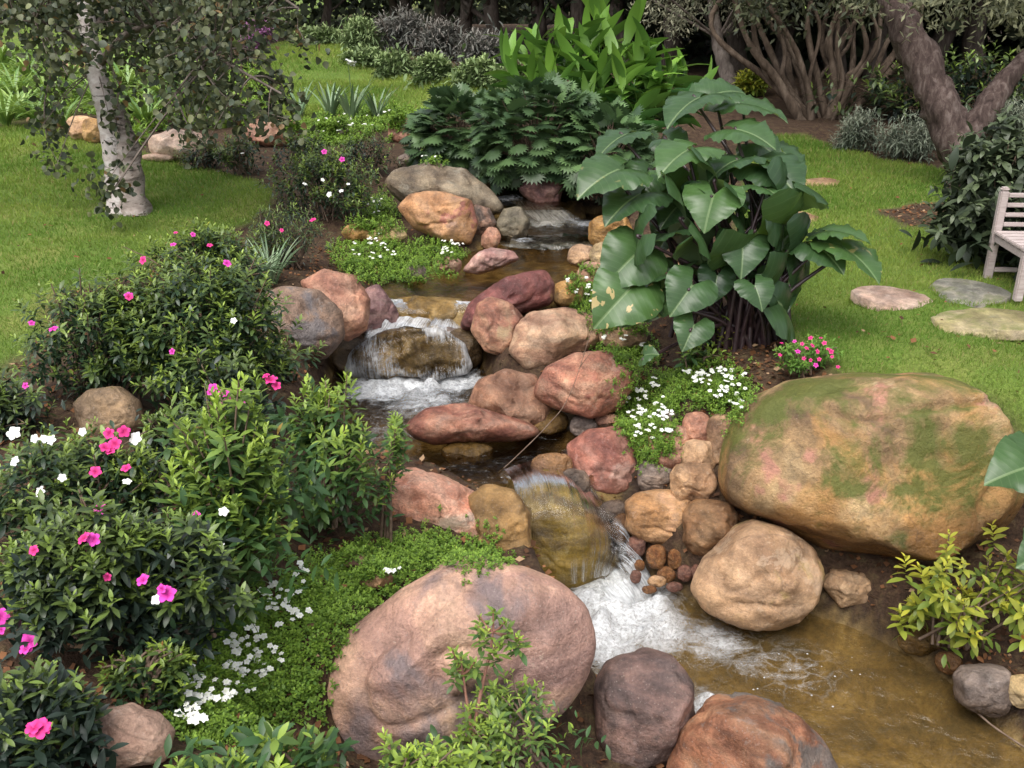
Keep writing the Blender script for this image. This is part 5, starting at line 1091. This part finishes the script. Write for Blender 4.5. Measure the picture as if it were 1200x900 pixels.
# ---- left tree with the pale trunk
Bt = hit(152, 250); tt_ = (Bt - CAM) @ FW
root = empty('pale_trunk_tree', Bt, 'small tree with a whitish forked trunk and dark rounded leaves on the left lawn', 'tree')
c1 = path_px([(140,258),(136,220),(131,170),(122,120),(113,85),(104,40),(95,-30),(80,-140)], tt_); c2 = path_px([(160,258),(156,225),(150,180),(141,145),(128,112)], tt_ + .03)
px = tt_ / F
V, Fq = tube([(c1, np.interp(np.linspace(0, 1, len(c1)), [0, .06, .2, .5, 1], np.array([15, 12.5, 12, 12, 8]) * px))], 18, .16, 7, 3)
link('trunk', mesh_np('trunk', V - Bt, Fq), bark('pale_bark', (.34, .28, .25), (.48, .43, .40), (.58, .55, .52), (8, 8, 14), .6), root)
V, Fq = tube([(c2, np.interp(np.linspace(0, 1, len(c2)), [0, .1, .5, .85, 1], np.array([22, 17, 15, 11, 5]) * px))], 18, .22, 7, 3)
link('trunk', mesh_np('trunk', V - Bt, Fq), bark('grey_bark', (.14, .11, .09), (.28, .235, .205), (.40, .36, .33), (7, 7, 16), .8), root)
def crown_leaves(polys, t0, n, size, dep, thr=0., seed=0):
    P = []
    for poly, m in polys:
        xs = [p[0] for p in poly]; ys = [p[1] for p in poly]; k = 0
        while k < m:
            x, y = random.uniform(min(xs), max(xs)), random.uniform(min(ys), max(ys))
            if not inpoly(x, y, poly): continue
            p = at_depth(x, y, t0 + random.uniform(-dep, dep))
            if thr is not None and vnoise(p[None] * 2.6, seed)[0] + .5 * vnoise(p[None] * 6, seed + 1)[0] < thr: k += .15; continue
            P.append(p); k += 1
    return np.array(P)
P = crown_leaves([([(-80,-60),(-80,52),(20,56),(50,76),(75,96),(100,74),(158,74),(172,112),(190,140),(212,145),(250,150),(272,128),(288,92),(300,58),(322,40),(345,10),(340,-60)], 600), ([(-80,-60),(-80,45),(130,60),(240,95),(290,35),(290,-60)], 500), ([(-200,-380),(-200,-40),(380,-40),(330,-300),(100,-450)], 700)], tt_ - .2, 0, .08, 1.3, -.12, 4)
sprays = [[(60,85),(52,125),(56,165),(68,190)],[(230,70),(262,112),(300,128),(338,140)],[(250,95),(280,130),(292,158)],[(300,60),(325,90),(338,122)],[(310,20),(345,30),(362,58)],[(140,100),(136,140),(142,160)],[(205,110),(222,150),(240,168)],[(128,230),(124,215),(132,205)],[(330,100),(318,125),(330,150)]]
pth = [(path_px([(113,80,0),(150,40,-.3),(200,30,-.5),(260,70,-.7),(330,110,-.8)], tt_), np.linspace(.045, .01, 29)), (path_px([(113,80,0),(80,40,-.3),(40,25,-.6),(-30,30,-.8)], tt_), np.linspace(.04, .01, 22)), (path_px([(104,40,0),(170,-20,.3),(280,-30,.5),(350,10,.4)], tt_), np.linspace(.045, .012, 22)), (path_px([(100,10,0),(40,-40,.5),(-60,0,.6)], tt_), np.linspace(.04, .012, 15))]
for s in sprays:
    d = random.uniform(-1., -.1); c = path_px([(x, y, d) for x, y in s], tt_); pth.append((c, np.linspace(.008, .003, len(c))))
    P = np.vstack([P, np.repeat(c[::2], 3, 0) + rng.normal(0, .05, (len(c[::2]) * 3, 3))])
K = 6; Pk = np.repeat(P, K, 0) + rng.normal(0, .085, (len(P) * K, 3)); n = len(Pk)
d = rng.normal(0, .6, (n, 3)) + [0, 0, -.5]
M_pop = leaf_mat('round_tree_leaf', (.16, .17, .075), (.045, .062, .036), .5, .2, .35, (.22, .14, .06), .025)
link('crown', leaves_mesh('crown', RL, Pk - Bt, frames(d, up=unit(n)), rng.uniform(.045, .085, n), np.clip(rng.normal(.3, .25, n), 0, 1), rng.random(n)), M_pop, root)
main = np.vstack([c[::2] for c, _ in pth[:4]])
for k in range(4, len(pth)):
    c = pth[k][0]; m_ = main[((main - c[0]) ** 2).sum(1).argmin()]; pth[k] = (np.vstack([curve([m_, (m_ + c[0]) / 2 + [0, 0, .04], c[0]], 4)[:-1], c]), np.array([.012, .008, .003]))
for q in P[::9]:
    m_ = main[((main - q) ** 2).sum(1).argmin()]; pth.append((curve([m_, (q + m_) / 2 + [0, 0, .05], q], 4), np.array([.009, .006, .003])))
V, Fq = tube(pth, 5); link('branches', mesh_np('branches', V - Bt, Fq), bark('twig_bark', (.08, .06, .05), (.16, .13, .11), (.24, .2, .17)), root)
# ---- right leaning forked tree
Bk = hit(1140, 225); tk = (Bk - CAM) @ FW; pk = tk / F
root = empty('forked_tree', Bk, 'leaning dark-barked tree with a low fork at the right', 'tree')
c1 = path_px([(1142,240),(1136,200),(1118,160),(1096,110),(1074,60),(1050,10),(1030,-60,.2),(1000,-160,.5)], tk); c2 = path_px([(1128,175),(1148,142),(1166,112),(1184,88),(1206,64),(1250,20,-.2),(1300,-60,-.4)], tk - .05)
V, Fq = tube([(c1, np.interp(np.linspace(0, 1, len(c1)), [0, .1, .3, .6, 1], np.array([31, 24, 21.5, 20, 12]) * pk)), (c2, np.interp(np.linspace(0, 1, len(c2)), [0, .15, .5, 1], np.array([13, 14.5, 12, 8]) * pk))], 24, .2, 9, 8)
link('trunk', mesh_np('trunk', V - Bk, Fq), bark('grey_brown_bark', (.03, .02, .018), (.075, .052, .045), (.16, .125, .11), (16, 16, 6)), root)
M_olive = leaf_mat('olive_leaf', (.20, .20, .11), (.065, .075, .04), .55, .2, .3)
P = np.vstack([at_depth(1050, -230, tk) + unit(420) * rng.uniform(.3, 1, (420, 1)) * [2.6, 2.2, .95], crown_leaves([([(980,-40),(1210,-40),(1210,20),(1150,12),(1110,30),(1060,8),(1000,20)], 90), ([(1150,-40),(1240,-40),(1240,60),(1190,40),(1165,25)], 60)], tk, 0, .1, 1., -.1, 9)])
Pk = np.repeat(P, 16, 0) + rng.normal(0, .13, (len(P) * 16, 3)); n = len(Pk)
link('crown', leaves_mesh('crown', QUAD, Pk - Bk, frames(rng.normal(0, .6, (n, 3)) + [0, 0, -.4], up=unit(n)), rng.uniform(.07, .13, n), rng.random(n), rng.random(n), widen=np.full(n, .3)), M_olive, root)
# ---- many-stemmed shrub tree
Bm = hit(965, 137); tm = (Bm - CAM) @ FW; pm = tm / F
root = empty('many_stemmed_tree', Bm, 'many-stemmed shrubby tree fanning up in front of the dark wood', 'tree')
paths = []
for k in range(26):
    f = rng.uniform(-1, 1); x0 = 968 + f * 30 + rng.normal(0, 4); x1 = 968 + f * 95 + rng.normal(0, 22); x2 = 968 + f * 150 + rng.normal(0, 30); dd = rng.uniform(-.7, .8)
    c = path_px([(x0, 142 + rng.normal(0, 3), dd * .4), (x0 * .55 + x1 * .45 + rng.normal(0, 8), 95, dd * .6), (x1, 40 + rng.normal(0, 8), dd), (x2, -50, dd * 1.5)], tm)
    paths.append((c, np.linspace(rng.uniform(2.5, 7), 2, len(c)) * pm))
V, Fq = tube(paths, 7, .25, 6, 2); link('stems', mesh_np('stems', V - Bm, Fq), bark('brown_stem_bark', (.04, .028, .02), (.10, .072, .052), (.19, .145, .11), (9, 9, 3)), root)
P = at_depth(968, -75, tm) + unit(620) * rng.uniform(.2, 1, (620, 1)) * [3.0, 2.2, 1.05]
P = np.vstack([P, crown_leaves([([(850,-30),(1060,-30),(1050,8),(1010,22),(950,10),(900,25),(860,10)], 90)], tm - 1., 0, .1, .8, -.1, 12)])
Pk = np.repeat(P, 16, 0) + rng.normal(0, .16, (len(P) * 16, 3)); n = len(Pk)
link('crown', leaves_mesh('crown', QUAD, Pk - Bm, frames(rng.normal(0, .6, (n, 3)) + [0, 0, -.3], up=unit(n)), rng.uniform(.09, .16, n), rng.random(n) * .7, rng.random(n), widen=np.full(n, .35)), leaf_mat('shrub_tree_leaf', (.13, .14, .07), (.035, .045, .025), .5, .15, .3), root)
# ---- thin silvery tree
Bs = hit(852, 108); ts = (Bs - CAM) @ FW
root = empty('silvery_tree', Bs, 'slender leaning tree with silvery leaves behind the ginger', 'tree')
paths = [(path_px([(857,108),(850,80),(842,50),(836,10),(830,-60)], ts), np.linspace(10, 5, 29) * ts / F)] + [(path_px([(842,45),(835 + dx * .5, 15, dz), (830 + dx, -15, dz * 2)], ts), np.linspace(.03, .012, 15)) for dx, dz in [(-60, -.5), (-90, .3), (45, -.3), (70, .4)]]
V, Fq = tube(paths, 8, .2, 6, 4); link('trunk', mesh_np('trunk', V - Bs, Fq), bark('slender_bark', (.09, .07, .06), (.17, .14, .12), (.25, .21, .18)), root)
P = np.vstack([at_depth(815, -75, ts) + unit(300) * rng.uniform(.2, 1, (300, 1)) * [1.9, 1.5, .9], crown_leaves([([(735,-30),(890,-30),(895,10),(860,30),(835,18),(800,38),(760,22),(742,10)], 150)], ts, 0, .1, .7, -.1, 14)])
Pk = np.repeat(P, 15, 0) + rng.normal(0, .12, (len(P) * 15, 3)); n = len(Pk)
link('crown', leaves_mesh('crown', QUAD, Pk - Bs, frames(rng.normal(0, .6, (n, 3)) + [0, 0, -.5], up=unit(n)), rng.uniform(.07, .13, n), rng.random(n), rng.random(n), widen=np.full(n, .28)), leaf_mat('silver_leaf', (.34, .33, .22), (.13, .14, .09), .6, .2, .3), root)
# ---- dark wood behind
M_wl = leaf_mat('wood_leaf', (.06, .075, .04), (.022, .03, .018), .6, .1, .2); M_wb = bark('wood_bark', (.03, .024, .02), (.07, .055, .045), (.12, .1, .085))
protos = []
for v in range(3):
    n = 900; u = unit(n); P = np.array([0, 0, 4.2]) + u * rng.uniform(.45, 1, (n, 1)) ** .6 * [2.3, 2.3, 2.9]; P = P[P[:, 2] > 1.15]
    Pk = np.repeat(P, 9, 0) + rng.normal(0, .22, (len(P) * 9, 3)); n = len(Pk)
    cm = leaves_mesh('crown', QUAD, Pk, frames(rng.normal(0, .6, (n, 3)) + [0, 0, -.3], up=unit(n)), rng.uniform(.14, .26, n), rng.random(n), rng.random(n), widen=np.full(n, .5)); cm.materials.append(M_wl)
    c = curve([(0, 0, -.1), (rng.normal(0, .1), 0, 1.), (rng.normal(0, .2), .1, 2.4), (0, 0, 4.5)], 6); ps = [(c, np.linspace(.19, .08, len(c)))]
    for k in range(4):
        a = rng.random() * 6.28; b0 = c[4 + k * 2]; e = b0 + [math.cos(a) * 1.3, math.sin(a) * 1.3, 1.2]; ps.append((curve([b0, (b0 + e) / 2 + [0, 0, -.1], e], 4), np.linspace(.06, .02, 8)))
    V, Fq = tube(ps, 9, .25, 5, v); tmh = mesh_np('trunk', V, Fq); tmh.materials.append(M_wb); protos.append((tmh, cm))
WT = [(448,56,.8,'at the left end, over the rounded grey-green shrub'),(470,58,1,'behind the mauve-grey shrub'),(508,62,1.,'standing dark beside the feathery shrub'),(540,66,1.1,'over the dusky shrub'),(590,72,1.1,'left of the ginger'),(630,74,1.1,'behind the ginger tips'),(690,80,1.2,'behind the middle of the ginger'),(745,86,1.1,'just right of the ginger tips'),(800,92,1.2,'left of the slender silvery tree'),(890,100,1.1,'between the silvery and the many-stemmed trees'),(940,96,1.2,'directly behind the many-stemmed tree'),(1010,98,1.1,'right behind the many-stemmed tree'),(1060,100,1.2,'seen left of the leaning trunk'),(1120,102,1.2,'seen above the fork'),(1180,104,1.2,'at the right edge')
      ,(370,40,1.,'far off at the end of the lawn'),(300,52,.9,'behind the purple blossom'),(230,60,1.,'behind the pale trunk')]
for k, (x, y, s, w) in enumerate(WT):
    B = hit(x, y) + np.array([0, 1.5, 0]); B[2] = gz(B[0], B[1]); tmh, cm = protos[k % 3]
    r_ = empty('dark_tree', B, f'dark leafy tree of the wood {w}', 'tree', 'trees at the edge of the dark wood'); r_.rotation_euler = (0, 0, k * 1.7); r_.scale = (s,) * 3
    link('trunk', tmh, None, r_); link('crown', cm, None, r_)
def wood():
    n = 5200; ang = rng.uniform(-1.05, 1.0, n); d = rng.uniform(0, 1, n); x = np.sin(ang); rad = np.where(ang > .05, 24, 40) + d * 8 - np.clip(ang, 0, 1) * 4
    P = np.c_[np.sin(ang) * rad, np.cos(ang) * rad, rng.uniform(.2, 7.5, n)]
    Pk = np.repeat(P, 13, 0) + rng.normal(0, .42, (n * 13, 3)); m = len(Pk)
    return leaves_mesh('woodland', QUAD, Pk, frames(unit(m), up=unit(m)), rng.uniform(.3, .55, m), rng.random(m), rng.random(m), widen=np.full(m, .6))
tag(link('woodland', wood(), M_wl), 'dark mass of woodland closing the garden behind the lawns', 'woodland', kind='stuff')

# ================================================================== BENCH, SLABS, TWIGS
import bmesh
def box_mesh(name, c, s, bev=.006):
    b = bmesh.new(); bmesh.ops.create_cube(b, size=1)
    for v in b.verts: v.co = Vector((v.co.x * s[0] + c[0], v.co.y * s[1] + c[1], v.co.z * s[2] + c[2]))
    bmesh.ops.bevel(b, geom=b.edges[:], offset=bev, segments=2, affect='EDGES'); me = bpy.data.meshes.new(name); b.to_mesh(me); b.free(); return me
M_bw = simple_mat('weathered_bench_wood', (.32, .26, .24), (.50, .43, .41), 5, .8, .3, .004, .2, stretch=(1.5, 14, 14))
Pb = hit(1152, 327); bench = empty('garden_bench', Pb, 'weathered pale wooden bench with a slatted back at the right edge', 'bench')
bench.rotation_euler = (0, 0, R(-3))
Wb, Db = 1.5, .55
def bp(name, c, s, bev=.006): return link(name, box_mesh(name, c, s, bev), M_bw, bench)
for y_, h in ((0, .70), (-Db, .37)):
    for x_ in (.03, Wb - .03): bp('leg', (x_, y_, h / 2), (.06, .055, h), .008)
for k, z in enumerate((.665, .59, .515, .44)): bp('back_slat', (Wb / 2, -.002, z), (Wb - .122, .022, .034))
for k in range(6): bp('seat_slat', (Wb / 2, -.075 - k * .092, .385), (Wb + .01, .08, .026))
for x_ in (.03, Wb - .03): bp('apron', (x_, -Db / 2, .335), (.03, Db - .06, .06))
bp('apron', (Wb / 2, -Db, .335), (Wb - .125, .026, .06)); bp('stretcher', (Wb / 2, 0, .08), (Wb - .125, .03, .035))
for x_ in (.03, Wb - .03): link('post_cap', box_mesh('post_cap', (x_, 0, .712), (.064, .062, .028), .012), M_bw, bench)
def slab(pts, mat, label, h=.05):
    P = np.array([hit(x, y) for x, y in pts]); c = P.mean(0)
    Q = curve(np.vstack([P, P[:1]]), 4)[:-1]; n = len(Q); z0 = np.percentile(P[:, 2], 60) - .004; h = h * .4; cc = np.array([Q[:, 0].mean(), Q[:, 1].mean(), z0])
    rings = [(1.0, -.06), (1.0, h * .55), (.975, h * .85), (.93, h), (.5, h + .004)]; V = []
    for s, z in rings:
        r_ = cc + (Q - cc) * s; r_[:, 2] = z0 + z + .004 * fbm(r_ * 9, 3, 3); V.append(r_)
    V = np.concatenate(V + [np.array([[cc[0], cc[1], z0 + h + .005]])]) - cc
    i = np.arange(n); j = (i + 1) % n; Fq = np.concatenate([np.stack([k * n + i, k * n + j, (k + 1) * n + j, (k + 1) * n + i], 1) for k in range(4)]); Ft = np.stack([4 * n + i, 4 * n + j, np.full(n, 5 * n)], 1)
    o = link('stepping_stone', mesh_np('stepping_stone', V, [Fq, Ft]), mat, loc=cc); tag(o, label, 'stepping stone', 'stepping stones in the right lawn')
slab([(996,350),(1010,341),(1045,337),(1085,343),(1098,351),(1070,360),(1030,362),(1005,357)], pal('st_pink', ((.26, .18, .14), (.38, .28, .23), (.44, .34, .29), (.48, .39, .33)), sc=3), 'pinkish flat stepping stone in the right lawn', .03)
slab([(1088,336),(1105,328),(1145,330),(1180,342),(1182,352),(1150,357),(1110,352)], pal('st_grey', ((.13, .14, .12), (.19, .2, .175), (.25, .25, .22), (.28, .27, .24)), sc=3, moss=(.12, .16, .04), moss_th=.85), 'dark grey-green stepping stone by the bench leg', .03)
slab([(1090,372),(1110,360),(1150,357),(1195,366),(1230,384),(1205,398),(1150,395),(1105,388)], pal('st_moss', ((.2, .18, .09), (.3, .28, .14), (.36, .32, .2), (.4, .35, .25)), sc=2, moss=(.2, .22, .06), moss_th=.82), 'large mossy stepping stone nearest the huge mossy boulder', .04)
slab([(940,211),(965,207),(985,212),(970,218),(945,217)], pal('st_far', TAN, sc=3), 'small pale stepping stone half hidden by elephant ear leaves', .02)
slab([(918,252),(940,247),(962,254),(945,264),(920,262)], pal('st_far2', TAN, sc=3), 'tan stepping stone directly behind the elephant ear', .02)
def twig(pts, label, r0=.006):
    P = []
    for x, y in pts:
        h = cast_px(x, y); P.append(h[0] + h[1] * .012)
    c = curve(P, 5); c[:, 2] += .012; V, Fq = tube([(c, np.linspace(r0, r0 * .4, len(c)))], 5, .2, 30)
    b = c[0]; o = link('fallen_twig', mesh_np('fallen_twig', V - b, Fq), M_stem, loc=b); tag(o, label, 'twig')
bpy.context.view_layer.update(); DG = bpy.context.evaluated_depsgraph_get()
P = [at_depth(x, y, ROCKS['redslab']['t'] - .42 + k * .05) for k, (x, y) in enumerate([(582,556),(605,535),(640,500),(668,462),(698,372)])]
c = curve(P, 6); V, Fq = tube([(c, np.linspace(.005, .002, len(c))), (curve([c[20], c[20] + [.06, -.02, .10]], 5), np.linspace(.003, .0015, 5))], 5, .2, 30)
tag(link('fallen_twig', mesh_np('fallen_twig', V - c[0], Fq), M_stem, loc=c[0]), 'bare grey twig leaning across the red boulders of the middle pool', 'twig')
P = [at_z(1122, 798, -1.0), at_z(1128, 815, -1.08), at_z(1160, 848, -1.14), at_z(1215, 885, -1.17)]
c = curve(P, 6); V, Fq = tube([(c, np.linspace(.009, .005, len(c)))], 5, .2, 30)
tag(link('fallen_twig', mesh_np('fallen_twig', V - c[0], Fq), M_stem, loc=c[0]), 'reddish twig trailing into the lower pool at the right edge', 'twig')
